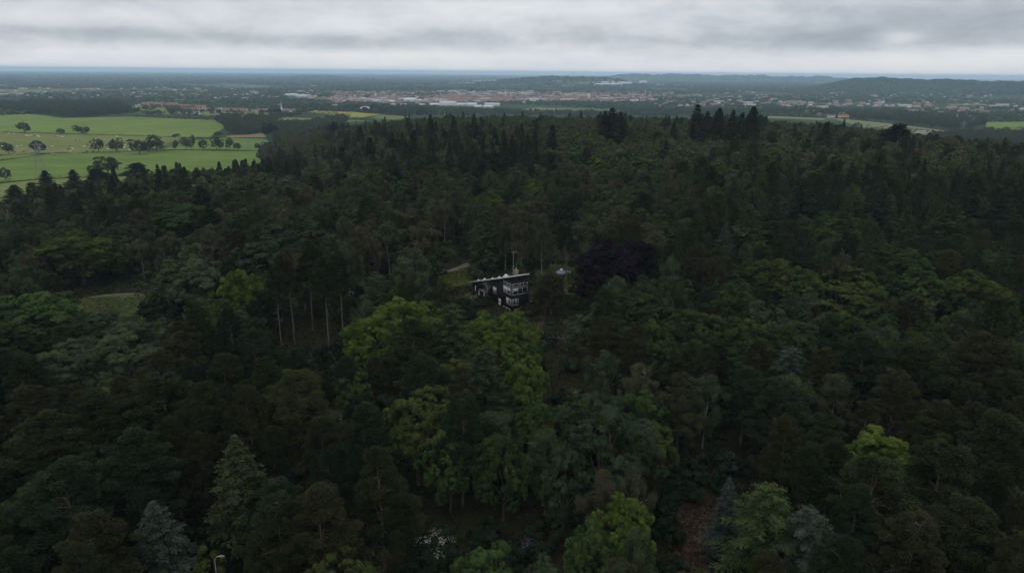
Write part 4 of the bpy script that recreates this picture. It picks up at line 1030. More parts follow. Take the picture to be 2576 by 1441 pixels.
def parasol():
    c = MB(); n = 8; R = 1.75
    for k in range(n):
        a, b = k*2*math.pi/n, (k+1)*2*math.pi/n
        p = lambda r, g, h: (r*math.cos(g), r*math.sin(g), h)
        c.add([p(R, a, 2.15), p(R, b, 2.15), p(.3, b, 3.0), p(.3, a, 3.0)], [(0, 1, 2, 3)], 0)
        c.add([p(R, a, 1.95), p(R, b, 1.95), p(R, b, 2.15), p(R, a, 2.15)], [(0, 1, 2, 3)], 0)
    t = MB(); t.tube([(0, 0, 2.99), (0, 0, 3.3)], [.42, .02], 8)
    s = MB(); s.tube([(0, 0, -.2), (0, 0, 3.0)], .05, 6)
    return [('canopy', c, plain('canvas_blue', (.13, .17, .27), .8, .15)), ('cap', t, plain('canvas_white', (.7, .7, .72), .7)), ('pole', s, M_METAL)]
tube_thing('parasol', 1411, 702, parasol(), 'pale blue garden canopy with a white cap on the slope beside the house', 'canopy')
h = MB()
for k, (dx, R) in enumerate(((0, 1.5), (.55, 1.25))):
    a = np.linspace(.25, 1.9, 9); h.tube(np.stack([dx+R*np.cos(a), np.full(9, .3*k), R*np.sin(a)], 1), .09, 5)
tube_thing('garden_hoop', 1424, 694, [('frame', h, M_WHITE)], 'two white curved hoops beside the blue canopy', 'hoop')
def log_thing(px, py, L, rz, label, r=.13):
    m = MB(); m.tube([(-L/2, 0, r), (-L/4, .05, r+.03), (L/4, -.04, r), (L/2, 0, r)], [r, r*.95, r*.9, r*.8], 7); tube_thing('log', px, py, [('stem', m, M_DEADWOOD)], label, 'log', rz)
log_thing(1432, 682, 3.2, .1, 'pale log lying behind the blue canopy'); log_thing(1371, 704, 1.6, .2, 'short pale log left of the blue canopy', .1)
log_thing(1417, 731, 2.4, .15, 'pale log on the slope below the blue canopy'); log_thing(1118, 720, 3.0, .05, 'pale log at the near edge of the lawn', .16); log_thing(1200, 748, 2.6, -.35, 'pale plank-like log beside the yellow-green bush', .1)
mnd = MB(); n = 14
for ring in range(5):
    pass
a = np.linspace(0, 2*np.pi, 17)[:-1]; Pm = []
for s, hgt in ((1, -.2), (.85, .5), (.6, 1.05), (.3, 1.35), (.04, 1.45)):
    Pm.append(np.stack([2.4*s*np.cos(a)*(1+.12*rng.normal(size=16)), 1.9*s*np.sin(a)*(1+.12*rng.normal(size=16)), np.full(16, hgt)+.1*rng.normal(size=16)], 1))
Pm = np.array(Pm); i = np.arange(4)[:, None]*16; j = np.arange(16)[None]
mnd.add(Pm.reshape(-1, 3), np.stack([i+j, i+(j+1) % 16, i+16+(j+1) % 16, i+16+j], -1).reshape(-1, 4))
tube_thing('earth_mound', 1412, 768, [('soil', mnd, G_SOIL)], 'bare brown earth mound on the slope below the blue canopy', 'mound')
k = MB(); k.tube([(-.45, 0, 0), (-.5, 0, .5), (-.3, 0, 1.0), (.35, 0, .95), (.4, 0, 0)], [.06, .07, .09, .10, .08], 6)
tube_thing('bent_pipe', 885, 742, [('pipe', k, M_WHITE)], 'small white bent pipe among the tall bare pine trunks', 'pipe')
for px, py, rz, lab in ((1398, 872, .3, 'pale bent dead branch behind the dark glossy bush'), (1420, 876, 2.0, 'pale hooked dead branch right of the dark glossy bush'), (783, 925, 1.0, 'white forked dead branch beside the wooden steps'), (1528, 960, .6, 'white dead branch at the foot of the orange-trunked pine below the beech')):
    t = MB(); L = 3.2
    t.tube([(-L*.4, 0, -.2), (-L*.2, 0, 1.6), (.2, .1, 2.3), (L*.42, .2, 1.9)], [.11, .10, .08, .05], 6); limb(t, (.2, .1, 2.3), (.5, .4, 3.4), .06, .02); limb(t, (0, .1, 2.1), (.3, -.5, .6), .06, .03)
    tube_thing('dead_branch', px, py, [('limb', t, M_DEADWOOD)], lab, 'branch', rz)
t = bare(7.5, 2.6, 6); tube_thing('dead_tree', 1222, 760, [('limb', t, M_DEADWOOD)], 'bleached dead tree with forked limbs against the long black wall', 'tree')
t = bare(3.4, 2.6, 7); tube_thing('dead_tree', 1182, 772, [('limb', t, M_DEADWOOD)], 'low bleached dead tree with spread limbs below the long black wall', 'tree')
st = empty('wooden_steps', at(846, 918)[:3], .35); tag(st, 'weathered wooden steps with a post and rail beside the lime-green clump', 'steps')
M_PLANK = plain('weathered_plank', (.12, .115, .105), .9, .2, 3)
for k in range(5): q = MB(); q.box(-1.4, 1.4, -1.2+.5*k, -.80+.5*k, .16+.26*k, .26+.26*k, 0); q.obj('tread', M_PLANK, st)
for x in (-1.35, 1.35): q = MB(); q.hexa([(x-.05, -1.4, -.3), (x+.05, -1.4, -.3), (x+.05, 1.4, -.3), (x-.05, 1.4, -.3), (x-.05, -1.4, -.02), (x+.05, -1.4, -.02), (x+.05, 1.4, 1.15), (x-.05, 1.4, 1.15)], 0); q.obj('stringer', M_PLANK, st)
q = MB()
for x in (-1.3, -.3): q.box(x-.06, x+.06, 1.45, 1.57, -.3, 2.6, 0)
q.box(-1.24, -.36, 1.47, 1.55, 2.35, 2.5, 0); q.box(-1.24, -.36, 1.47, 1.55, 1.8, 1.92, 0); q.obj('railing', M_PLANK, st)
lx, ly, lz, lt = at(538, 1396, 6.2)
lamp = tag(empty('street_lamp', (lx, ly, lz)), 'grey street lamp with a curved arm above the olive bush', 'street lamp')
k = MB(); k.tube([(0, 0, -.3), (0, 0, 5.2), (.08, 0, 5.7), (.35, 0, 6.05), (.75, 0, 6.15)], [.07, .055, .05, .045, .045], 7); k.obj('pole', M_METAL, lamp)
k = MB(); k.hexa([(.7, -.12, 6.02), (1.25, -.10, 6.08), (1.25, .10, 6.08), (.7, .12, 6.02), (.7, -.1, 6.2), (1.25, -.07, 6.18), (1.25, .07, 6.18), (.7, .1, 6.2)]); k.obj('lamp_head', M_GREYPAINT, lamp)
# parked car
cx_, cy_, cz_, _ = at(1106, 690)
car = tag(empty('parked_car', (cx_, cy_, cz_+.12), math.radians(25)), 'dark parked car standing at the end of the gravel drive', 'car')
M_CAR = plain('car_paint', (.018, .016, .02), .35, .05, 1, .5)
k = MB(); k.hexa([(-2.1, -.88, .35), (2.1, -.88, .35), (2.1, .88, .35), (-2.1, .88, .35), (-2.15, -.86, .95), (2.05, -.84, .88), (2.05, .84, .88), (-2.15, .86, .95)]); k.hexa([(-2.0, -.82, .953), (.95, -.80, .93), (.95, .80, .93), (-2.0, .82, .953), (-1.75, -.66, 1.62), (.25, -.66, 1.62), (.25, .66, 1.62), (-1.75, .66, 1.62)]); k.obj('body', M_CAR, car)
for s in (-1, 1): k = MB(); k.hexa([(-1.7, s*.80, 1.02), (.55, s*.79, 1.0), (.55, s*.83, 1.0), (-1.7, s*.84, 1.02), (-1.6, s*.69, 1.5), (.15, s*.69, 1.5), (.15, s*.73, 1.5), (-1.6, s*.73, 1.5)]); k.obj('window', M_GLASS, car)
k = MB(); k.hexa([(.62, -.70, 1.02), (.86, -.70, .99), (.86, .70, .99), (.62, .70, 1.02), (.24, -.6, 1.53), (.34, -.6, 1.53), (.34, .6, 1.53), (.24, .6, 1.53)]); k.obj('windscreen', M_GLASS, car)
for x in (-1.35, 1.35):
    for s in (-1, 1):
        k = MB(); k.tube([(x, s*.72, .34), (x, s*.92, .34)], [.34, .34], 14); k.tube([(x, s*.90, .34), (x, s*.93, .34)], [.33, .02], 14); k.obj('wheel', plain('tyre', (.012, .012, .012), .9), car)
for s in (-1, 1): k = MB(); k.box(2.06, 2.12, s*.62-.18, s*.62+.18, .62, .78); k.obj('headlight', M_METAL, car)

# low plants under the trees, bracken
def tufts(name, pts, size, hgt, mats, label, cat, n=6):
    m = MB(); P = np.repeat(np.array(pts), n, 0); k = len(P)
    P = P+np.stack([rng.normal(size=k)*size*.8, rng.normal(size=k)*size*.8, rng.random(k)*hgt], 1)
    kites(m, P, unit(rng.normal(size=(k, 3))*.6+np.array([0, -.15, .9])), size*rng.uniform(.6, 1.4, k), size*.55*rng.uniform(.6, 1.3, k), rng.random(k))
    o = m.obj(name, mats); return tag(o, label, cat, kind='stuff')
def ground_pts(n, cond):
    th_ = rng.uniform(-.68, .68, n); r_ = np.sqrt(rng.uniform(38**2, 260**2, n))
    x, y = r_*np.sin(th_), r_*np.cos(th_); z = height(x, y)
    k = cond(x, y, z); return np.stack([x, y, z], 1)[k]
def not_open(x, y, z):
    px, py, w_ = proj(x, y, z)
    lawn = (px > 1095) & (px < 1192) & (py > 662) & (py < 718) | (px > 215) & (px < 345) & (py > 740) & (py < 800) | (px > 1690) & (px < 1810) & (py > 1260)
    ux, uy = x-hx, y-hy; lu = -.5*ux+.866*uy; lv = .866*ux+.5*uy
    return ~lawn & ~((lu > -.6) & (lu < HL+.5) & (lv > -.6) & (lv < HW+.5))
gp = ground_pts(16000, not_open)
u = tufts('undergrowth', gp, .75, .8, foliage_mat('undergrowth', [(0, (.020, .028, .012))], .2), 'low bushes and ferns growing between the trees', 'undergrowth', 6)
def in_bracken(x, y, z):
    px, py, w_ = proj(x, y, z); return (px > 1690) & (px < 1812) & (py > 1262) & (py < 1480)
bp = np.concatenate([ground_pts(60000, in_bracken), ground_pts(60000, in_bracken)])
tufts('bracken', bp, .34, .45, foliage_mat('bracken', [(0, (.032, .021, .015))], .2), 'dead red-brown bracken in the gap beside the large cedar', 'bracken', 9)
lp = ground_pts(90000, lambda x, y, z: (lambda q: (q[0] > 1098) & (q[0] < 1192) & (q[1] > 684) & (q[1] < 718) | (q[0] > 215) & (q[0] < 345) & (q[1] > 748) & (q[1] < 795))(proj(x, y, z)))
tufts('grass', lp, .35, .3, foliage_mat('grass_tuft', [(0, (.046, .060, .022))], .3), 'long rough grass on the lawn and the clearing', 'grass', 8)
rng = np.random.default_rng(77)
# ---------------------------------------------------------------- pasture hedges, trees and cattle
M_HEDGE = foliage_mat('hedge_leaf', [(0, (.030, .045, .018)), (1, (.042, .058, .024))])
HNO = [0]
def hedge(pix, H, W, label, dmin=200, dens=7.0, leaf=.8):
    P = np.array([at(px, py, 0, dmin)[:3] for px, py in pix]); P0 = P[0].copy()
    m = MB()
    for a, b in zip(P[:-1], P[1:]):
        L = np.linalg.norm(b-a); n = max(8, int(L*dens)); t = rng.random((n, 1))
        q = a+(b-a)*t; q[:, 2] = height(q[:, 0], q[:, 1])
        side = unit(np.array([-(b-a)[1], (b-a)[0], 0]))
        wob = .75+.35*np.sin(q[:, 0]*.21)+.3*np.sin(q[:, 0]*.057+q[:, 1]*.09)
        q = q+side*rng.normal(size=(n, 1))*W*.4; q[:, 2] += rng.random(n)**.8*H*wob
        kites(m, q-P0, unit(rng.normal(size=(n, 3))*.7+np.array([0, -.2, .7])), leaf*rng.uniform(.7, 1.4, n), leaf*.8, rng.random(n))
    o = m.obj('hedge', M_HEDGE); o.location = P0
    return tag(o, label, 'hedge', 'hedges between the pastures')
hedge([(-50, 333), (150, 338), (300, 342), (434, 346), (505, 350)], 2.4, 3, 'long dark hedge along the top of the cattle pasture')
hedge([(140, 388), (230, 386.5), (328, 383.5), (400, 374)], 2.6, 3, 'hedge along the bottom of the cattle pasture under the row of oaks')
hedge([(-50, 393), (60, 391), (120, 388), (172, 386)], 2.2, 2.5, 'short low hedge under the small oak and the oak behind the pylon')
hedge([(-50, 414), (20, 403), (90, 393), (125, 388)], 2.6, 3, 'slanting hedge running down to the pylon')
hedge([(-40, 367), (30, 366)], 2.4, 3, 'stub of hedge at the edge of the cattle pasture')
hedge([(400, 374), (450, 361), (505, 350)], 3.6, 4, 'thick hedge rising from the row of oaks to the top hedge')
hedge([(404, 379), (560, 379.5), (690, 379)], 1.8, 2.5, 'thin hedge between the two green meadows')
hedge([(-50, 467), (40, 457), (130, 452), (230, 447), (330, 440)], 3.0, 4, 'hedge on the near side of the deep green meadow')
hedge([(640, 347), (560, 349), (500, 350)], 2.2, 3, 'hedge below the brown crop strip')
hedge([(545, 341), (600, 341), (665, 335.5)], 6, 8, 'tall hedge above the brown crop strip', 300, 5, 1.6)
hedge([(770, 285), (800, 288), (840, 291), (890, 300), (935, 303)], 9, 10, 'tall hedge of small trees in front of the yellow crop', 900, 3, 2.2)
hedge([(720, 296), (800, 298)], 5, 8, 'bushy hedge ending short of the yellow crop', 900, 3, 2)
hedge([(790, 278), (892, 282.5), (960, 288.5), (1040, 294)], 5, 6, 'dark hedge behind the yellow crop and the white house', 900, 3, 2)
hedge([(2090, 297), (2255, 313.5), (2402, 332.5)], 5, 6, 'hedge along the top of the pale hayfield', 900, 3, 2.2)
hedge([(2175, 322.5), (2250, 326), (2338, 335), (2400, 337)], 7, 8, 'bushy hedge between the two pale hayfields', 900, 3, 2.2)
hedge([(2478, 323.2), (2490, 323.2)], 4, 4, 'first short piece of hedge across the green strip', 900, 3, 2)
hedge([(2522, 323.4), (2540, 323.4)], 4, 4, 'second short piece of hedge across the green strip', 900, 3, 2)
hedge([(2556, 323.6), (2575, 323.7)], 5, 4, 'last short piece of hedge across the green strip', 900, 3, 2)
hedge([(330, 294), (434, 299), (530, 303.5)], 8, 10, 'shaggy tall hedge along the far side of the bright meadow', 600, 3, 2.2)
hedge([(440, 291), (500, 293), (540, 294)], 6, 8, 'hedge in front of the car park', 900, 3, 2.2)

def base_tree(px, py, wpx, hpx, tone, label, kind=B_, name=None, group='trees in the pastures', dmin=200):
    x, y, z, t = at(px, py, 0, dmin)
    o = place_tree(kind, x, y, hpx*t/FPX*1.0, wpx*t/FPX*.88, np.array(TONE[tone]), 320 if wpx*t/FPX > 9 and wpx > 25 else 900, z=z-hpx*t/FPX*.07)
    o.name = name or 'field_tree'
    return tag(o, label, 'tree', group)
for a in [(63, 336, 36, 25, 'oak', 'lone wide oak on the top hedge of the cattle pasture'), (155, 339, 23, 14, 'oak', 'small low tree on the top hedge next to the lone wide oak'), (198, 338, 22, 20, 'oak', 'left tree of the close pair on the top hedge'), (217, 340, 23, 20, 'oak', 'right tree of the close pair on the top hedge'),
          (22, 389, 28, 26, 'oak', 'small leaning oak on the low hedge near the picture edge'), (98, 388, 37, 30, 'dark', 'dark oak right behind the pylon'), (249, 384, 34, 33, 'oak', 'ragged oak, first of the row under the cattle pasture'), (294, 383, 39, 31, 'oak', 'neat round oak second in the row under the cattle pasture'),
          (351, 389, 46, 36, 'oak', 'wide dark oak standing in front of the row under the cattle pasture'), (377, 384, 36, 30, 'oak', 'dark oak touching the wide dark oak'), (394, 382, 40, 40, 'pale', 'pale grey-green tree at the end of the oak row'),
          (272, 440, 62, 44, 'oak', 'large spreading oak at the near edge of the deep green meadow'), (240, 442, 36, 24, 'oak', 'lower crown joined to the large spreading oak'), (17, 455, 28, 28, 'pale', 'thin sparse tree on the near hedge by the picture edge'), (442, 346, 22, 9, 'dark', 'low dark bush on the top hedge'),
          (548, 344, 22, 12, 'oak', 'round bush where the top hedge meets the wood'), (443, 379, 18, 26, 'oak', 'first slim tree of the hedgerow between meadows'), (470, 378, 26, 30, 'oak', 'dark twin-topped tree in the hedgerow between meadows'), (487, 377, 15, 38, 'pale', 'tallest pale poplar-like tree in the hedgerow between meadows'),
          (511, 377, 30, 24, 'oak', 'round-topped tree in the middle of the hedgerow between meadows'), (545, 377, 28, 34, 'oak', 'tall dark tree in the hedgerow between meadows'), (556, 378, 18, 26, 'dark', 'narrow dark tree touching the tall dark one'), (578, 378, 24, 32, 'pale', 'pale feathery tree in the hedgerow between meadows'),
          (597, 379, 22, 20, 'dark', 'low dark round tree at the end of the hedgerow between meadows'), (650, 379, 20, 18, 'oak', 'bushy tree by the wood at the end of the meadow'), (668, 378, 24, 22, 'oak', 'bushy tree touching the wood at the end of the meadow'), (674, 348, 30, 38, 'dark', 'dark tree at the end of the brown crop strip'), (694, 348, 26, 36, 'dark', 'dark tree beside the one at the end of the brown crop strip'),
          (2152, 321, 18, 12, 'oak', 'small tree in the hedge of the pale hayfield'), (2345, 318, 10, 8, 'oak', 'tiny tree above the pale hayfield'), (895, 313, 10, 8, 'oak', 'small tree in the green strip behind the wood'), (728, 282, 12, 10, 'dark', 'first of the three small round trees on the lawn by the flats'), (689, 286, 9, 9, 'dark', 'second of the three small round trees on the lawn by the flats'), (702, 286, 12, 10, 'dark', 'third of the three small round trees on the lawn by the flats')]:
    base_tree(*a)

def cow_mesh(dark):
    m = MB()
    m.tube([(-1.05, 0, 1.0), (-.9, 0, 1.02), (-.4, 0, 1.0), (.3, 0, 1.0), (.75, 0, 1.05), (1.0, 0, 1.05), (1.3, 0, .80), (1.45, 0, .55), (1.75, 0, .38), (1.85, 0, .36)], [.05, .34, .40, .42, .38, .30, .20, .17, .15, .08], 9)
    for x in (-.75, .68):
        for s in (-.2, .2): m.tube([(x, s, .9), (x+.03, s, .45), (x, s, 0)], [.14, .08, .07], 5)
    m.tube([(-1.05, 0, 1.15), (-1.18, 0, .9), (-1.15, 0, .4)], [.04, .03, .05], 4)
    for s in (-1, 1): m.tube([(1.42, s*.12, .72), (1.40, s*.34, .74)], [.05, .02], 4)
    return m.mesh('cow', plain('cow_dark', (.02, .018, .016), .8) if dark else plain('cow_white', (.62, .60, .54), .8), True)
CW, CD = cow_mesh(0), cow_mesh(1)
def zone(px, py):
    if py < 342: return 'under the lone wide oak' if px < 115 else 'under the small tree and the close pair' if px < 240 else 'far along the top hedge'
    if px < 120: return 'near the dark oak behind the pylon'
    if px < 230: return 'in the middle of the pasture'
    if px < 290: return 'around the ragged oak'
    return 'around the neat round oak'
for dk, L in ((0, [(125, 480), (205, 480), (370, 503), (400, 513), (440, 505), (537, 512), (558, 520), (820, 520), (880, 524), (905, 526), (1670, 518), (1725, 570), (1760, 565), (30, 668), (247, 660), (755, 660), (1040, 697), (1015, 732), (1210, 665), (1465, 675), (1530, 645), (1785, 645), (1785, 680), (1540, 705), (310, 655), (1850, 712)]),
              (1, [(500, 517), (808, 524), (1087, 577), (1145, 582), (1850, 568), (1980, 575), (1255, 640), (998, 655), (980, 703), (350, 738), (1250, 737), (1330, 735), (1520, 655), (1830, 635)])):
    for zx, zy in L:
        px, py = .7233*zx/4.117, .7233*(350+zy/4.117)
        x, y, z, t = at(px, py+1, 0, 300)
        o = link('cow', CD if dk else CW, None, (x, y, z+.4), rng.normal()*.5+(3.14 if rng.random() < .5 else 0)); s = 1.15; o.scale = (s, s, s)
        tag(o, f"{'dark' if dk else 'white'} cow grazing {zone(px, py)}", 'cow', 'cattle in the long pasture')

# ---------------------------------------------------------------- pylons and masts
M_PYLON = plain('pylon_steel', (.16, .165, .18), .6, .1)
def pylon(px, py, H, label, dmin, rz, th_=.16):
    x, y, z, t = at(px, py, 0, dmin); r = tag(empty('pylon', (x, y, z), rz), label, 'pylon', 'pylons of the power line')
    lv = [0, .22, .42, .58, .70, .82, .93]; wd = [.14, .11, .082, .062, .05, .042, .03]; m = MB()
    pts = [[np.array([sx*w*H, sy*w*H, l*H]) for sx, sy in ((-1, -1), (1, -1), (1, 1), (-1, 1))] for l, w in zip(lv, wd)]
    for a, b in zip(pts[:-1], pts[1:]):
        for k in range(4):
            m.tube([a[k], b[k]], th_, 4); m.tube([a[k], b[(k+1) % 4]], th_*.6, 3); m.tube([a[(k+1) % 4], b[k]], th_*.6, 3)
    for k in range(4): m.tube([pts[-1][k], (0, 0, H)], th_*.8, 3)
    m.obj('tower', M_PYLON, r)
    for l, w in ((.64, .20), (.76, .25), (.88, .18)):
        a = MB()
        for s in (-1, 1):
            for yy in (-.04, .04): a.tube([(0, yy*H, l*H+.06*H), (s*w*H, 0, l*H)], th_*.8, 3); a.tube([(0, yy*H, l*H), (s*w*H, 0, l*H)], th_*.8, 3)
        ar = a.obj('crossarm', M_PYLON, r)
        for s in (-1, 1): a = MB(); a.tube([(s*w*H, 0, l*H), (s*w*H, 0, l*H-.06*H)], th_*.9, 5); a.obj('insulator', M_GREYPAINT, ar)
pylon(103, 436, 30, 'grey lattice pylon rising behind the wood edge on the pasture side', 300, .35, .12)
pylon(2419, 336, 24, 'grey lattice pylon in front of the dark trees beyond the hayfield', 900, -.4, .22)
pylon(626, 376, 15, 'small thin pylon in the green meadow beside the wood', 300, .4, .12)
def mast(px, py, H, w, label):
    x, y, z, t = at(px, py, 0, 4000); H = min(H, 190-z+10); r = tag(empty('radio_mast', (x, y, z-10)), label, 'mast', 'radio masts on the far hill')
    m = MB(); m.tube([(0, 0, 0), (0, 0, H)], [w, w*.7], 6); m.obj('tower', M_GREYPAINT, r)
    for k in range(3):
        a = k*2.1; m = MB(); m.tube([(0, 0, H*.7), (math.cos(a)*H*.3, math.sin(a)*H*.3, 0)], w*.12, 3); m.obj('guy_wire', M_GREYPAINT, r)
mast(1441, 198, 88, 1.9, 'very tall thin mast on the skyline above the far wooded hill'); mast(1452, 198, 48, 1.6, 'shorter thin mast beside the very tall one')

# ---------------------------------------------------------------- village beyond the pastures
def roofmix(name, stops):
    m, nt, out = newmat(name); oi = N(nt, 'ShaderNodeObjectInfo'); d = N(nt, 'ShaderNodeBsdfDiffuse')
    c = ramp(nt, oi.outputs['Random'], stops); v = mrange(nt, noise(nt, .6, 3), .3, .7, .85, 1.15)
    nt.links.new(mulc(nt, c, v), d.inputs[0]); nt.links.new(d.outputs[0], out.inputs[0]); return m
M_REDROOF = roofmix('clay_tiles', [(0, (.19, .105, .078)), (.5, (.22, .13, .105)), (1, (.16, .105, .09))])
M_GREYROOF = roofmix('slates', [(0, (.14, .14, .15)), (.6, (.22, .21, .21)), (1, (.10, .10, .11))])
M_BRICKW = roofmix('brick_walls', [(0, (.30, .18, .13)), (.5, (.38, .26, .20)), (1, (.46, .36, .28))])
M_PALEW = roofmix('render_walls', [(0, (.42, .41, .38)), (.5, (.34, .31, .27)), (1, (.48, .47, .45))])
M_WIN = plain('window_dark', (.03, .035, .04), .3, .1)
M_SHED = roofmix('shed_cladding', [(0, (.40, .43, .44)), (.5, (.30, .36, .37)), (1, (.46, .47, .47))])
M_SHEDR = roofmix('shed_roof', [(0, (.38, .40, .41)), (1, (.48, .49, .50))])
def gable(L, D, E, R, over=.3):
    w = MB(); w.box(-L/2, L/2, -D/2, D/2, -1, E)
    for s in (-1, 1): w.hexa([(s*L/2-.05, -D/2, E), (s*L/2+.05, -D/2, E), (s*L/2+.05, D/2, E), (s*L/2-.05, D/2, E), (s*L/2-.05, -.05, R-.1), (s*L/2+.05, -.05, R-.1), (s*L/2+.05, .05, R-.1), (s*L/2-.05, .05, R-.1)])
    r = MB()
    for s in (-1, 1):
        e0, e1 = (E-over*.7, -s*(D/2+over))
        r.hexa([(-L/2-over, e1, e0), (L/2+over, e1, e0), (L/2+over, 0, R), (-L/2-over, 0, R), (-L/2-over, e1, e0+.2), (L/2+over, e1, e0+.2), (L/2+over, 0, R+.2), (-L/2-over, 0, R+.2)])
    return w, r
def windows_on(L, D, E, rows, cols, name='window'):
    out = []
    for rw in range(rows):
        for c in range(cols):
            x = -L/2+(c+.5)*L/cols; z = .9+rw*2.7
            m = MB(); m.box(x-.55, x+.55, -D/2-.06, -D/2-.003, z, z+1.2); out.append(m)
    return out
def village_house(px, py, L, D, E, R, rz, wall, roof, label, cat='house', name='village_house', rows=2, cols=3, dmin=900, group=None, chim=True):
    x, y, z, t = at(px, py, 0, dmin); r = tag(empty(name, (x, y, z), rz), label, cat, group)
    w, rf = gable(L, D, E, R); w.obj('wall', wall, r); ro = rf.obj('roof', roof, r)
    for m in windows_on(L, D, E, rows, cols): m.obj('window', M_WIN, r)
    if chim: m = MB(); m.box(L*.3-.5, L*.3+.5, -.4, .4, R-.6, R+1.4); m.obj('chimney', M_BRICKW, ro)
    return r
vg = 'red-roofed village houses beyond the pastures'
village_house(349, 272, 20, 10, 6, 10.5, 1.1, M_PALEW, M_GREYROOF, 'white gabled house at the end of the red-roofed village', group=vg)
for k, px in enumerate(np.linspace(363, 402, 5)): village_house(px, 267+.4*k, 16, 9, 6, 10.5, .1*(-1)**k, M_BRICKW, M_REDROOF, 'red-roofed house in the raised first part of the village row', group=vg)
for k, px in enumerate(np.linspace(412, 470, 7)): village_house(px, 268.5+.5*k, 17, 9, 5.5, 10, .15*(-1)**k, M_BRICKW, M_REDROOF, 'red-roofed house in the middle of the village row', group=vg)
for k, px in enumerate(np.linspace(378, 440, 5)): village_house(px, 264+.4*k, 16, 9, 5.5, 10, .1*(-1)**k, M_PALEW, M_REDROOF, 'red-roofed house in the back row of the village', group=vg)
for k, px in enumerate(np.linspace(478, 512, 4)): village_house(px, 272+.5*k, 14, 9, 5.5, 9.5, .1*(-1)**k, M_BRICKW, M_REDROOF, 'red-roofed house at the near end of the village row', group=vg)
def flats(px, py, L, label, tower_x):
    x, y, z, t = at(px, py, 0, 900); r = tag(empty('flats', (x, y, z), .05), label, 'flats', 'brick flats with white stair towers')
    m = MB(); m.box(-L/2, L/2, -6, 6, -1, 10.5); m.obj('wall', M_BRICKW, r)
    m = MB(); m.box(-L/2-.5, L/2+.5, -6.5, 6.5, 10.503, 11.2); m.obj('roof', M_GREYROOF, r)
    for rw in range(3):
        for c in range(int(L/7)):
            xx = -L/2+3.5+c*7
            if abs(xx-tower_x) < 6: continue
            m = MB(); m.box(xx-1.3, xx+1.3, -6.08, -6.003, 1+rw*3.3, 2.8+rw*3.3); m.obj('window', M_WIN, r)
    m = MB(); m.box(tower_x-4.6, tower_x-3.4, -8, -6.003, -1, 13); m.box(tower_x+3.4, tower_x+4.6, -8, -6.003, -1, 13)
    for q in range(4): m.box(tower_x-3.39, tower_x+3.39, -8, -6.003, 2.4+q*3.2, 3.4+q*3.2)
    m.obj('stair_tower', M_WHITE, r)
flats(494, 281, 74, 'brick flats behind the car park with a white stair tower near the end', 25)
flats(583, 283, 86, 'brick flats with a white stair tower beside the lawn', -28)
def low_block(px, py, L, D, E, label, wall, name='low_building', rz=.05, dmin=900, cols=6):
    x, y, z, t = at(px, py, 0, dmin); r = tag(empty(name, (x, y, z), rz), label, 'building')
    m = MB(); m.box(-L/2, L/2, -D/2, D/2, -1, E); m.obj('wall', wall, r)
    m = MB(); m.box(-L/2-.4, L/2+.4, -D/2-.4, D/2+.4, E+.003, E+.6); m.obj('roof', M_GREYROOF, r)
    for c in range(cols): xx = -L/2+(c+.5)*L/cols; m = MB(); m.box(xx-1.1, xx+1.1, -D/2-.08, -D/2-.003, 1, E-.8); m.obj('window', M_WIN, r)
low_block(537, 286, 60, 10, 4, 'long low white building behind the car park', M_PALEW)
low_block(646, 282, 70, 12, 6, 'low pale school-like building left of the white spire', M_PALEW, cols=9)
x, y, z, t = at(695, 283, 0, 900); r = tag(empty('church_hall', (x, y, z), .05), 'brown-roofed hall carrying a tall white spire', 'church')
w, rf = gable(110, 16, 4.5, 10); w.obj('wall', M_PALEW, r); ro = rf.obj('roof', plain('brown_tiles', (.13, .10, .095), .9), r)
m = MB(); m.tube([(15, 0, 7), (15, 0, 11), (15, 0, 14), (15, 0, 20), (15, 0, 33)], [5.2, 2.6, 1.3, .9, .12], 10); m.obj('spire', M_WHITE, r)
m = MB(); m.box(6, 15, -.5, .5, 21, 22.6); m.obj('sign_arm', M_WHITE, r)
for k in range(9): m = MB(); m.box(-50+k*12, -45+k*12, -8.1, -8.003, 1, 3.4); m.obj('window', M_WIN, r)
CARC = [plain('car_white', (.6, .6, .6), .4), plain('car_silver', (.4, .41, .43), .4), plain('car_dark', (.05, .05, .06), .4), plain('car_red', (.3, .05, .04), .4)]
def small_car(mat):
    k = MB(); k.hexa([(-2.1, -.88, .15), (2.1, -.88, .15), (2.1, .88, .15), (-2.1, .88, .15), (-2.15, -.86, .95), (2.05, -.84, .88), (2.05, .84, .88), (-2.15, .86, .95)]); k.hexa([(-2.0, -.82, .953), (.95, -.80, .93), (.95, .80, .93), (-2.0, .82, .953), (-1.75, -.66, 1.55), (.25, -.66, 1.55), (.25, .66, 1.55), (-1.75, .66, 1.55)])
    return k.mesh('car', mat)
CM = [small_car(m) for m in CARC]; CN = ['white', 'silver', 'dark', 'red']
for k in range(34):
    c = [0, 0, 1, 2, 0, 1, 3][k % 7]; px, py = 452+(k % 12)*4.7+rng.normal()*.8, 281.6+(k//12)*2.0+rng.normal()*.2
    x, y, z, t = at(px, py, 0, 900); tag(link('car', CM[c], None, (x, y, z+.5), 1.4+rng.normal()*.15), f'{CN[c]} car in the car park before the brick flats', 'car', 'cars in the car park')
drape('car_park', [(440, 280), (500, 279), (512, 284), (505, 289), (450, 287)], plain('tarmac', (.13, .13, .135), .9), .5, 900)
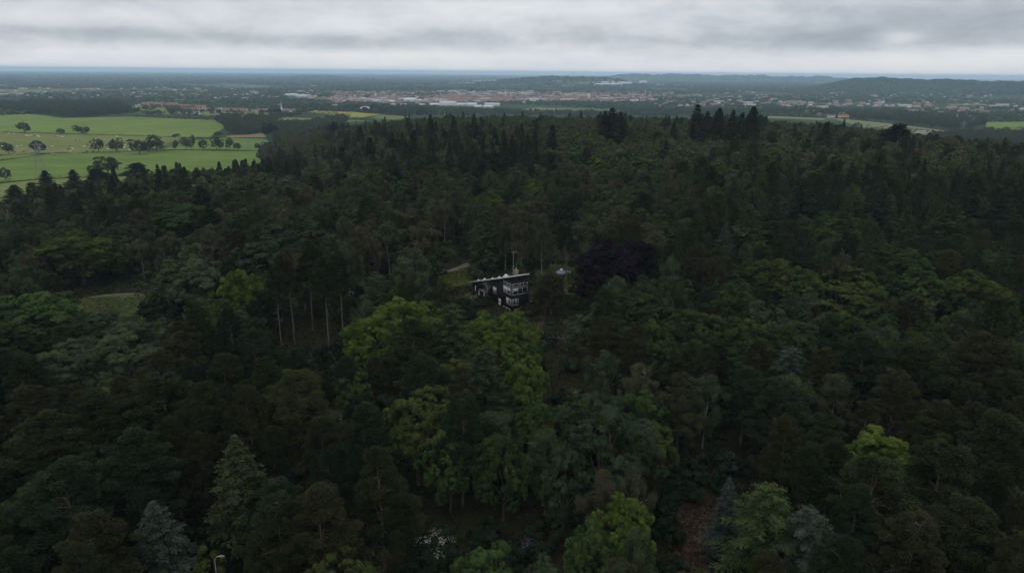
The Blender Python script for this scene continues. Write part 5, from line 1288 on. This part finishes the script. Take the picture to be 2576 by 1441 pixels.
# white house with curved gable
x, y, z, t = at(918, 280, 0, 900); r = tag(empty('country_house', (x, y, z), .05), 'white house with a curved gable behind the yellow crop', 'house')
m = MB(); m.box(-14, 14, -6, 6, -1, 8); a = np.linspace(0, np.pi, 9)
m.add(np.concatenate([np.stack([13.9*np.cos(a), np.full(9, yy), 8+6*np.sin(a)**.7], 1) for yy in (-6, 6)]+[np.stack([13.9*np.cos(a), np.full(9, -6), np.full(9, 8.)], 1)]), [(i, i+1, i+10, i+9) for i in range(8)]+[(18+i, 19+i, i+1, i) for i in range(8)]); m.obj('wall', M_WHITE, r)
for zz in (1, 4.8): 
    for k in range(5): m = MB(); m.box(-12+k*5.3, -9.3+k*5.3, -6.1, -6.003, zz, zz+2.2); m.obj('window', M_WIN, r)
for k in range(3): m = MB(); m.box(-7+k*5.3, -4.6+k*5.3, -6.1, -6.003, 8.6, 10.4); m.obj('window', M_WIN, r)
village_house(941, 281, 20, 12, 4, 8, .9, M_PALEW, M_GREYROOF, 'pale barn beside the white house with the curved gable', 'barn', 'barn', 1, 2)
village_house(850, 270.5, 44, 10, 5, 8, .05, M_PALEW, M_SHEDR, 'long pale barn among trees left of the white house', 'barn', 'barn', 1, 4)
for k, (px, py) in enumerate([(2246, 332), (2316, 337), (2345, 338), (2440, 342)]):
    village_house(px, py, 18, 9, 4, 6.5, .2*k, M_PALEW, M_GREYROOF, ['small pale farm shed at the near end of the hayfield hedge', 'first pale farmhouse under the hayfield', 'second pale farmhouse under the hayfield', 'pale farm shed beyond the pylon'][k], 'farmhouse', 'farmhouse', 1, 3)

# ---------------------------------------------------------------- the town
def shed(px, py, wpx, E, D, label, dmin=2000, rz=.0, flat=False):
    x, y, z, t = at(px, py, 0, dmin); L = wpx*t/FPX
    r = tag(empty('industrial_shed', (x, y, z), rz), label, 'industrial shed', 'large sheds at the edge of the town')
    w, rf = gable(L, D, E, E+(.8 if flat else D*.10), .2); w.obj('wall', M_SHED, r); rf.obj('roof', M_SHEDR, r)
for px, py, wp, E, D, lab in [(1127, 270.5, 39, 16, 60, 'largest pale blue-green shed at the edge of the town'), (1095, 269, 27, 9, 40, 'white shed just left of the largest pale shed'), (1158, 268.5, 28, 9, 40, 'white shed just right of the largest pale shed'), (1186, 269.5, 25, 11, 40, 'white shed with arched roof between two low sheds'), (1203, 271, 19, 6, 30, 'small low white shed in the shed row'),
       (1228, 272.5, 25, 7, 30, 'front one of the two stacked white sheds'), (1238, 268, 37, 9, 40, 'long white shed behind the front one of the two stacked sheds'), (1313, 261, 16, 6, 20, 'single white roof standing among the trees before the town'), (1352, 253.5, 58, 6, 50, 'very long bright station-like roof in the town'), (1335, 256.5, 36, 5, 25, 'lower long pale roof in front of the very long bright roof'),
       (1032, 257.5, 29, 12, 60, 'big white store building on the near side of the town'), (990, 268, 14, 6, 30, 'first small white shed of the far-spaced pair'), (1015, 267.5, 13, 6, 30, 'second small white shed of the far-spaced pair'), (763, 245.5, 32, 9, 40, 'long white works roof standing apart in the woods'), (733, 243, 27, 9, 40, 'second long works roof standing apart in the woods'), (1062, 268, 12, 6, 30, 'tiny white shed next in line after the white store'),
       (1509, 216, 26, 14, 60, 'bright white works on the hillside, first building'), (1540, 215, 46, 12, 60, 'longest bright white works building on the hillside'), (1521, 211.5, 18, 16, 50, 'tall white works building on the hillside'), (1570, 212.5, 34, 14, 60, 'pinkish-white works building on the hillside'), (1617, 212.5, 17, 30, 60, 'white clustered hospital-like building on the hillside'), (1660, 215.5, 15, 10, 40, 'lone white strip building on the hillside'), (2445, 306, 30, 6, 20, 'long low white roof beyond the green strip')]:
    shed(px, py, wp, E, D, lab, 1500)
def town_mesh(L, D, E, R, roof, wall):
    w, rf = gable(L, D, E, R); m = MB(); m.add(np.concatenate(w.V), np.concatenate(w.Q), 0); m.add(np.concatenate(rf.V), np.concatenate(rf.Q), 1)
    if R-E > 2: m.box(L*.3-.5, L*.3+.5, -.4, .4, R-.5, R+1.5, 0)
    return m.mesh('house', [wall, roof])
TM = [('red-roofed', town_mesh(11, 8, 5, 8, M_REDROOF, M_BRICKW)), ('red-roofed', town_mesh(20, 8, 5.5, 8.5, M_REDROOF, M_PALEW)), ('red-brick', town_mesh(26, 9, 7, 10, M_REDROOF, M_BRICKW)), ('grey-roofed', town_mesh(13, 8, 5, 8, M_GREYROOF, M_PALEW)), ('grey-roofed', town_mesh(28, 11, 8, 10.5, M_GREYROOF, M_BRICKW)), ('white', town_mesh(15, 9, 5, 7.5, M_SHEDR, M_PALEW)), ('white flat-roofed', town_mesh(46, 16, 10, 10.6, M_SHEDR, M_PALEW))]
ZONES = [  # px range, py range, count, palette weights, name
 ((1110, 1290), (243, 258), 330, (5, 5, 5, 1, 1, 1, .4), 'in the dense middle of the town behind the largest pale shed'), ((1290, 1470), (234, 256), 330, (5, 5, 4, 1, 1, 1, .5), 'in the dense part of the town round the long station-like roof'), ((1470, 1640), (232, 258), 260, (4, 4, 3, 1.5, 1, 1, .4), 'in the thinning side of the town beyond the station-like roof'),
 ((830, 1110), (232, 262), 360, (3, 3, 2, 3, 1, 1.6, .5), 'in the leafy suburb between the spire and the sheds'), ((1130, 1340), (230, 243), 120, (2, 2, 1, 2, 2, 3, 1.5), 'along the far side of the town'), ((1640, 1950), (225, 270), 110, (3, 3, 1, 3, 1, 1.6, .3), 'scattered among trees at the foot of the far hill'), ((1950, 2260), (226, 275), 100, (2, 2, 1, 3, 1, 2, .4), 'scattered among trees below the wooded hill'), ((2260, 2600), (226, 285), 90, (2, 2, 1, 3, 1, 2, .4), 'scattered below the long end of the wooded hill'),
 ((0, 420), (212, 250), 70, (1, 1, .5, 3, 1, 3, .6), 'scattered in the woods beyond the bright meadow'), ((420, 830), (212, 252), 90, (2, 1, .5, 3, 1, 3, .8), 'scattered in the woods beyond the village'), ((2000, 2500), (285, 302), 24, (2, 2, 1, 2, 0, 1, 0), 'in the trees beyond the pale hayfield')]
TB = []
for (a, b), (c, d), n, wts, nm in ZONES:
    for k in range(n):
        px, py = rng.uniform(a, b), c+(d-c)*rng.beta(1.3, 1.1)
        x, y, z, t = at(px, py, 0, 1500)
        if z > 50: continue
        TB.append((t, int(rng.choice(7, p=np.array(wts)/sum(wts))), x, y, z, nm))
TB.sort(key=lambda q: q[0]/(20 if q[1] in (0, 3, 5) else 36))
restb = MB()
for k, (t, v, x, y, z, nm) in enumerate(TB):
    rz = rng.normal()*.35
    if k < 270:
        tag(link('house', TM[v][1], None, (x, y, z+1), rz), f'hazy {TM[v][0]} building {nm}', 'building', 'houses of the distant town')
    else:
        me = TM[v][1]; co = np.empty(len(me.vertices)*3, np.float32); me.vertices.foreach_get('co', co); co = co.reshape(-1, 3)
        c_, s_ = math.cos(rz), math.sin(rz); co = np.stack([co[:, 0]*c_-co[:, 1]*s_+x, co[:, 0]*s_+co[:, 1]*c_+y, co[:, 2]+z+1], 1)
        q = np.empty(len(me.polygons)*4, np.int32); me.loops.foreach_get('vertex_index', q)
        mi = np.empty(len(me.polygons), np.int32); me.polygons.foreach_get('material_index', mi)
        base = {0: (0, 3), 1: (1, 3), 2: (0, 3), 3: (1, 4), 4: (0, 4), 5: (1, 5), 6: (1, 5)}[v]
        restb.add(co, q.reshape(-1, 4), 0, np.full(len(co), rng.random())); restb.M[-1] = np.where(mi == 0, base[0], base[1])
def isl(name, stops):
    m, nt, out = newmat(name); at_ = N(nt, 'ShaderNodeAttribute', attribute_name='rnd'); d = N(nt, 'ShaderNodeBsdfDiffuse')
    nt.links.new(ramp(nt, at_.outputs['Fac'], stops), d.inputs[0]); nt.links.new(d.outputs[0], out.inputs[0]); return m
RB = [isl('far_brick', [(0, (.22, .15, .12)), (1, (.32, .26, .22))]), isl('far_render', [(0, (.36, .35, .32)), (1, (.28, .26, .23))]), M_WIN, isl('far_tiles', [(0, (.17, .105, .085)), (1, (.20, .14, .12))]), isl('far_slates', [(0, (.14, .14, .15)), (1, (.22, .21, .21))]), isl('far_white', [(0, (.34, .36, .37)), (1, (.5, .51, .52))])]
tag(restb.obj('distant_town', RB), 'countless small roofs of the far town merging in the haze', 'town', kind='stuff')
def tower(px, py, H, w, label, spire=True):
    x, y, z, t = at(px, py, 0, 2500); r = tag(empty('church_tower', (x, y, z)), label, 'church tower'); m = MB(); m.box(-w, w, -w, w, -1, H*(.55 if spire else 1)); m.obj('wall', M_PALEW, r)
    if spire: m = MB(); m.tube([(0, 0, H*.55), (0, 0, H)], [w*.95, .15], 8); m.obj('spire', M_GREYPAINT, r)
tower(1271, 247, 62, 4.5, 'tallest slim church spire rising from the middle of the town'); tower(1284, 246, 38, 3.5, 'lower church spire beside the tallest one'); tower(1322, 244, 40, 3.5, 'white-tipped church spire over the station-like roof'); tower(1480, 254, 34, 6, 'square stone tower on the thinning side of the town', False); tower(1622, 237, 40, 3.5, 'pale church spire among trees beyond the town'); tower(945, 247, 36, 4, 'pale church spire in the leafy suburb')

# ---------------------------------------------------------------- woods seen from afar
def poly_pts(pix, n, dmin, kinds, H, W, wts=None):
    xs = [p[0] for p in pix]; ys = [p[1] for p in pix]; out = []
    while len(out) < n:
        px, py = rng.uniform(min(xs), max(xs)), rng.uniform(min(ys), max(ys))
        if not inside(px, py, pix): continue
        x, y, z, t = at(px, py, 0, dmin)
        out.append((x, y, z, kinds[int(rng.integers(len(kinds)))], H*rng.uniform(.7, 1.2), W*rng.uniform(.7, 1.3)))
    return out
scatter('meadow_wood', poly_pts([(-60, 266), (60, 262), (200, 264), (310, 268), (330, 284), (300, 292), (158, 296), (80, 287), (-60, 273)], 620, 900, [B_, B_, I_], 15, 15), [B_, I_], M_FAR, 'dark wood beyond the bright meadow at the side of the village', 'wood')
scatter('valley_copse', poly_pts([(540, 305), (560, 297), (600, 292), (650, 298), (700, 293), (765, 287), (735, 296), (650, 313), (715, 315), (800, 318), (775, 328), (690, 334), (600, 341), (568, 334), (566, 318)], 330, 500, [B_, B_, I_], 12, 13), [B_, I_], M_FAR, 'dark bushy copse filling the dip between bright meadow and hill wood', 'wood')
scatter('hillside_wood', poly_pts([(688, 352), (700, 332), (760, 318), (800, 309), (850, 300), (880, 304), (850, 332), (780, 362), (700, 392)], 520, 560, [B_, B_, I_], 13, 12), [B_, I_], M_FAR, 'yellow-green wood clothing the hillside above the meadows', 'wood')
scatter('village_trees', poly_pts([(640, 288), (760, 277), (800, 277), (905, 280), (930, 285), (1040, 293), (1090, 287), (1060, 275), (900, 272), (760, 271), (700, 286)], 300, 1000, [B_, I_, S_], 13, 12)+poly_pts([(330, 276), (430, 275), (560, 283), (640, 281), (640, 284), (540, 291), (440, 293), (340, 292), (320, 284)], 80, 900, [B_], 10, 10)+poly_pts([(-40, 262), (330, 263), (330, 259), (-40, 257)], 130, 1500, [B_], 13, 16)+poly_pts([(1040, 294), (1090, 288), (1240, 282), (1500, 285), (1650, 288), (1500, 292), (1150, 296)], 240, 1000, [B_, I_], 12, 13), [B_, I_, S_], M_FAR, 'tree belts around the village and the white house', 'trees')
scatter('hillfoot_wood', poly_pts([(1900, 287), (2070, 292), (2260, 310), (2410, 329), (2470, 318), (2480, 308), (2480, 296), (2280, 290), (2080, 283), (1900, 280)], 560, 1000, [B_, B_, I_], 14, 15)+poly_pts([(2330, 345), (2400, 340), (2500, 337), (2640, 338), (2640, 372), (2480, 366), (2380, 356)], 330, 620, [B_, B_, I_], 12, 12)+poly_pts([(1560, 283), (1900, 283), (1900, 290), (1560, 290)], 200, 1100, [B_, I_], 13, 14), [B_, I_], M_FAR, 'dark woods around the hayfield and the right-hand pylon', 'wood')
# trees of the plain, thinning towards the horizon: one mass
n = 120000
lr = rng.uniform(math.log(2150), math.log(26000), n); ta = rng.uniform(-.80, .80, n)
lr[90000:] = np.log(rng.uniform(5900, 8500, 30000)); ta[90000:] = rng.uniform(.36, .80, 30000); R = np.exp(lr)
x, y = R*np.sin(ta), R*np.cos(ta)
fx = np.sin(x/310+1.3*np.sin(y/520))+np.sin(y/270+1.1*np.sin(x/410))+.8*np.sin((x+y)/150)
z = height(x, y)
px, py, w_ = proj(x, y, z)
hill = (z > 42)
town = (px > 1105) & (px < 1500) & (py > 236) & (py < 257)
keep = ((fx > -.55) | hill) & (rng.random(n) > np.where(town, .62, 0))
for pix in [f_[0] for f_ in FIELDS[7:] if f_[2] >= 900]:
    xs = [p[0] for p in pix]; ys = [p[1] for p in pix]
    bx = (px > min(xs)) & (px < max(xs)) & (py > min(ys)) & (py < max(ys))
    for i in np.nonzero(bx & keep)[0]:
        if inside(px[i], py[i], pix): keep[i] = False
x, y, z, R = x[keep], y[keep], z[keep], R[keep]
m = MB(); k = 9; n = len(x)
w = np.clip(.0036*R, 9, 60)*rng.uniform(.6, 1.5, n); hh = np.clip(.0022*R, 9, 20)*rng.uniform(.7, 1.3, n)
tone = np.clip(.5+.22*fx[keep]*.5+rng.normal(size=n)*.2, 0, 1)
d = unit(rng.normal(size=(n, k, 3))+np.array([0, -.15, .55])); d[..., 2] = np.abs(d[..., 2])
P = np.stack([x, y, z], 1)[:, None]+d*np.stack([w*.5, w*.5, hh], 1)[:, None]*rng.uniform(.75, 1, (n, k, 1))
kites(m, P.reshape(-1, 3), unit(d*.8+np.array([0, 0, .4])).reshape(-1, 3), np.repeat(w*.62, k), np.repeat(np.minimum(w*.55, hh*.95), k), np.clip(np.repeat(tone, k)+rng.normal(size=n*k)*.08, 0, 1))
M_PLAIN, nt, out = newmat('plain_leaf')
aa = N(nt, 'ShaderNodeAttribute', attribute_name='rnd'); dd_ = N(nt, 'ShaderNodeBsdfDiffuse')
nt.links.new(ramp(nt, aa.outputs['Fac'], [(0, (.018, .032, .016)), (.5, (.032, .050, .022)), (.85, (.050, .068, .030)), (1, (.075, .09, .04))]), dd_.inputs[0]); nt.links.new(dd_.outputs[0], out.inputs[0])
tag(m.obj('plain_woodland', M_PLAIN), 'hazy woods and hedgerow trees covering the plain to the horizon', 'woodland', kind='stuff')
# ---------------------------------------------------------------- air, sky, light, camera
hb = MB(); hb.box(-46000, 46000, -43500, 44500, 2, 196)
hm, nt, out = newmat('haze')
pv = N(nt, 'ShaderNodeVolumePrincipled'); pv.inputs['Color'].default_value = HAZE_COL; pv.inputs['Density'].default_value = HAZE_D
nt.links.new(pv.outputs[0], out.inputs['Volume'])
tag(hb.obj('haze', hm), 'thin blue-grey haze lying over the plain', 'haze', kind='stuff')

world = bpy.data.worlds.new('World'); sc.world = world; world.use_nodes = True
nt = world.node_tree; nt.nodes.clear(); wo = nt.nodes.new('ShaderNodeOutputWorld'); bg = nt.nodes.new('ShaderNodeBackground'); bg.inputs[1].default_value = 0.1
SUN_EL, SUN_ROT = math.radians(52), math.radians(200)
sky = N(nt, 'ShaderNodeTexSky', sky_type='NISHITA', sun_disc=False, sun_elevation=SUN_EL, sun_rotation=SUN_ROT)
tc = N(nt, 'ShaderNodeTexCoord'); D = tc.outputs['Generated']
sx = N(nt, 'ShaderNodeSeparateXYZ'); nt.links.new(D, sx.inputs[0])
def M(op, a, b=None, c=None, clamp=False):
    n = N(nt, 'ShaderNodeMath', operation=op, use_clamp=clamp)
    for i, v in enumerate((a, b, c)):
        if v is None: continue
        if isinstance(v, (int, float)): n.inputs[i].default_value = v
        else: nt.links.new(v, n.inputs[i])
    return n.outputs[0]
el = sx.outputs['Z']
az = M('ARCTAN2', sx.outputs['X'], sx.outputs['Y'])
# a flat cloud deck seen from below: x/(z+c), y/(z+c)
inv = M('DIVIDE', 1.0, M('ADD', M('MAXIMUM', el, 0.0), .085))
cv = N(nt, 'ShaderNodeCombineXYZ'); nt.links.new(M('MULTIPLY', sx.outputs['X'], inv), cv.inputs[0]); nt.links.new(M('MULTIPLY', sx.outputs['Y'], inv), cv.inputs[1])
def deck(scale, det, seed, rough=.55, lac=2.0, dist=0.0):
    mp = N(nt, 'ShaderNodeMapping'); mp.inputs['Location'].default_value = (seed, seed*.7, seed*.3); mp.inputs['Scale'].default_value = (.8, 1, 1); nt.links.new(cv.outputs[0], mp.inputs[0])
    q = N(nt, 'ShaderNodeTexNoise'); q.inputs['Scale'].default_value = scale; q.inputs['Detail'].default_value = det; q.inputs['Roughness'].default_value = rough; q.inputs['Distortion'].default_value = dist
    nt.links.new(mp.outputs[0], q.inputs['Vector']); return q.outputs['Fac']
n1 = deck(.30, 4, 3.1, .5, dist=.3); n2 = deck(.8, 5, 11.7, .55, dist=.5); 
lv = N(nt, 'ShaderNodeCombineXYZ'); nt.links.new(M('MULTIPLY', az, 11.0), lv.inputs[0]); nt.links.new(M('MULTIPLY', el, 30.0), lv.inputs[1])
q3 = N(nt, 'ShaderNodeTexNoise'); q3.inputs['Scale'].default_value = 1.0; q3.inputs['Detail'].default_value = 8; q3.inputs['Roughness'].default_value = .64; q3.inputs['Distortion'].default_value = .25; nt.links.new(lv.outputs[0], q3.inputs['Vector']); n3 = q3.outputs['Fac']
# broad banks of cloud, placed by bearing and height above the horizon
def bank(a0, e0, sa, se):
    a = M('DIVIDE', M('SUBTRACT', az, a0), sa); e = M('DIVIDE', M('SUBTRACT', el, e0), se)
    return M('POWER', 2.718, M('MULTIPLY', M('ADD', M('MULTIPLY', a, a), M('MULTIPLY', e, e)), -1.0))
def bz(px, py):
    d = ray(px, py); return math.atan2(d[0], d[1]), float(d[2])
v = M('ADD', M('MULTIPLY', M('SUBTRACT', n1, .5), .40), M('MULTIPLY', M('SUBTRACT', n2, .5), .28))
v = M('ADD', v, M('MULTIPLY', M('SUBTRACT', n3, .5), .80))
for px, py, sa, se, g in BANKS:
    a, e = bz(px, py); v = M('ADD', v, M('MULTIPLY', bank(a, e, sa, se), g))
v = M('ADD', v, .5)
low = ramp(nt, v, SKY_LOW)
# towards the zenith the deck is thick and even
hz_f = M('SMOOTHSTEP', .12, .45, el) if False else mrange(nt, el, .12, .55, 0, 1)
zen = ramp(nt, n1, SKY_ZEN)
cm = N(nt, 'ShaderNodeMix', data_type='RGBA'); nt.links.new(hz_f, cm.inputs[0]); nt.links.new(low, cm.inputs[6]); nt.links.new(zen, cm.inputs[7])
sc10 = N(nt, 'ShaderNodeVectorMath', operation='SCALE'); sc10.inputs['Scale'].default_value = 10.0; nt.links.new(cm.outputs[2], sc10.inputs[0])
fin = N(nt, 'ShaderNodeMix', data_type='RGBA'); fin.inputs[0].default_value = .95; nt.links.new(sky.outputs[0], fin.inputs[6]); nt.links.new(sc10.outputs[0], fin.inputs[7])
nt.links.new(fin.outputs[2], bg.inputs[0]); nt.links.new(bg.outputs[0], wo.inputs[0])

sl = bpy.data.lights.new('sun', 'SUN'); sl.energy = SUN_E; sl.angle = math.radians(40); sl.color = (1, .96, .90)
so = bpy.data.objects.new('sun', sl); COL.objects.link(so)
sd = Vector((math.sin(SUN_ROT)*math.cos(SUN_EL), math.cos(SUN_ROT)*math.cos(SUN_EL), math.sin(SUN_EL)))   # towards the sun
so.rotation_euler = sd.to_track_quat('Z', 'Y').to_euler(); so.location = (0, -50, 300)

cd = bpy.data.cameras.new('camera'); cam = bpy.data.objects.new('camera', cd); COL.objects.link(cam)
cd.sensor_fit = 'HORIZONTAL'; cd.sensor_width = 36; cd.lens = 36*FPX/2575; cd.clip_start = .5; cd.clip_end = 120000
cam.matrix_world = Matrix(((Rv[0], Uv[0], -Fv[0], 0), (Rv[1], Uv[1], -Fv[1], 0), (Rv[2], Uv[2], -Fv[2], CAMZ), (0, 0, 0, 1)))
sc.camera = cam
sc.view_settings.view_transform = 'Standard'; sc.view_settings.look = 'None'; sc.view_settings.exposure = EXPO; sc.view_settings.gamma = 1; sc.view_settings.use_curve_mapping = False
cy = sc.cycles
cy.max_bounces = 4; cy.diffuse_bounces = 1; cy.glossy_bounces = 1; cy.transmission_bounces = 2; cy.transparent_max_bounces = 4; cy.volume_bounces = 0
cy.use_adaptive_sampling = True; cy.adaptive_threshold = .02; cy.use_denoising = True; cy.denoiser = 'OPENIMAGEDENOISE'; cy.denoising_input_passes = 'RGB_ALBEDO_NORMAL'; cy.denoising_prefilter = 'ACCURATE'; cy.sample_clamp_indirect = 4
cy.volume_max_steps = 16
sc.render.use_persistent_data = False
sc.render.filter_size = 1.3 if hasattr(sc.render, 'filter_size') else 1.5
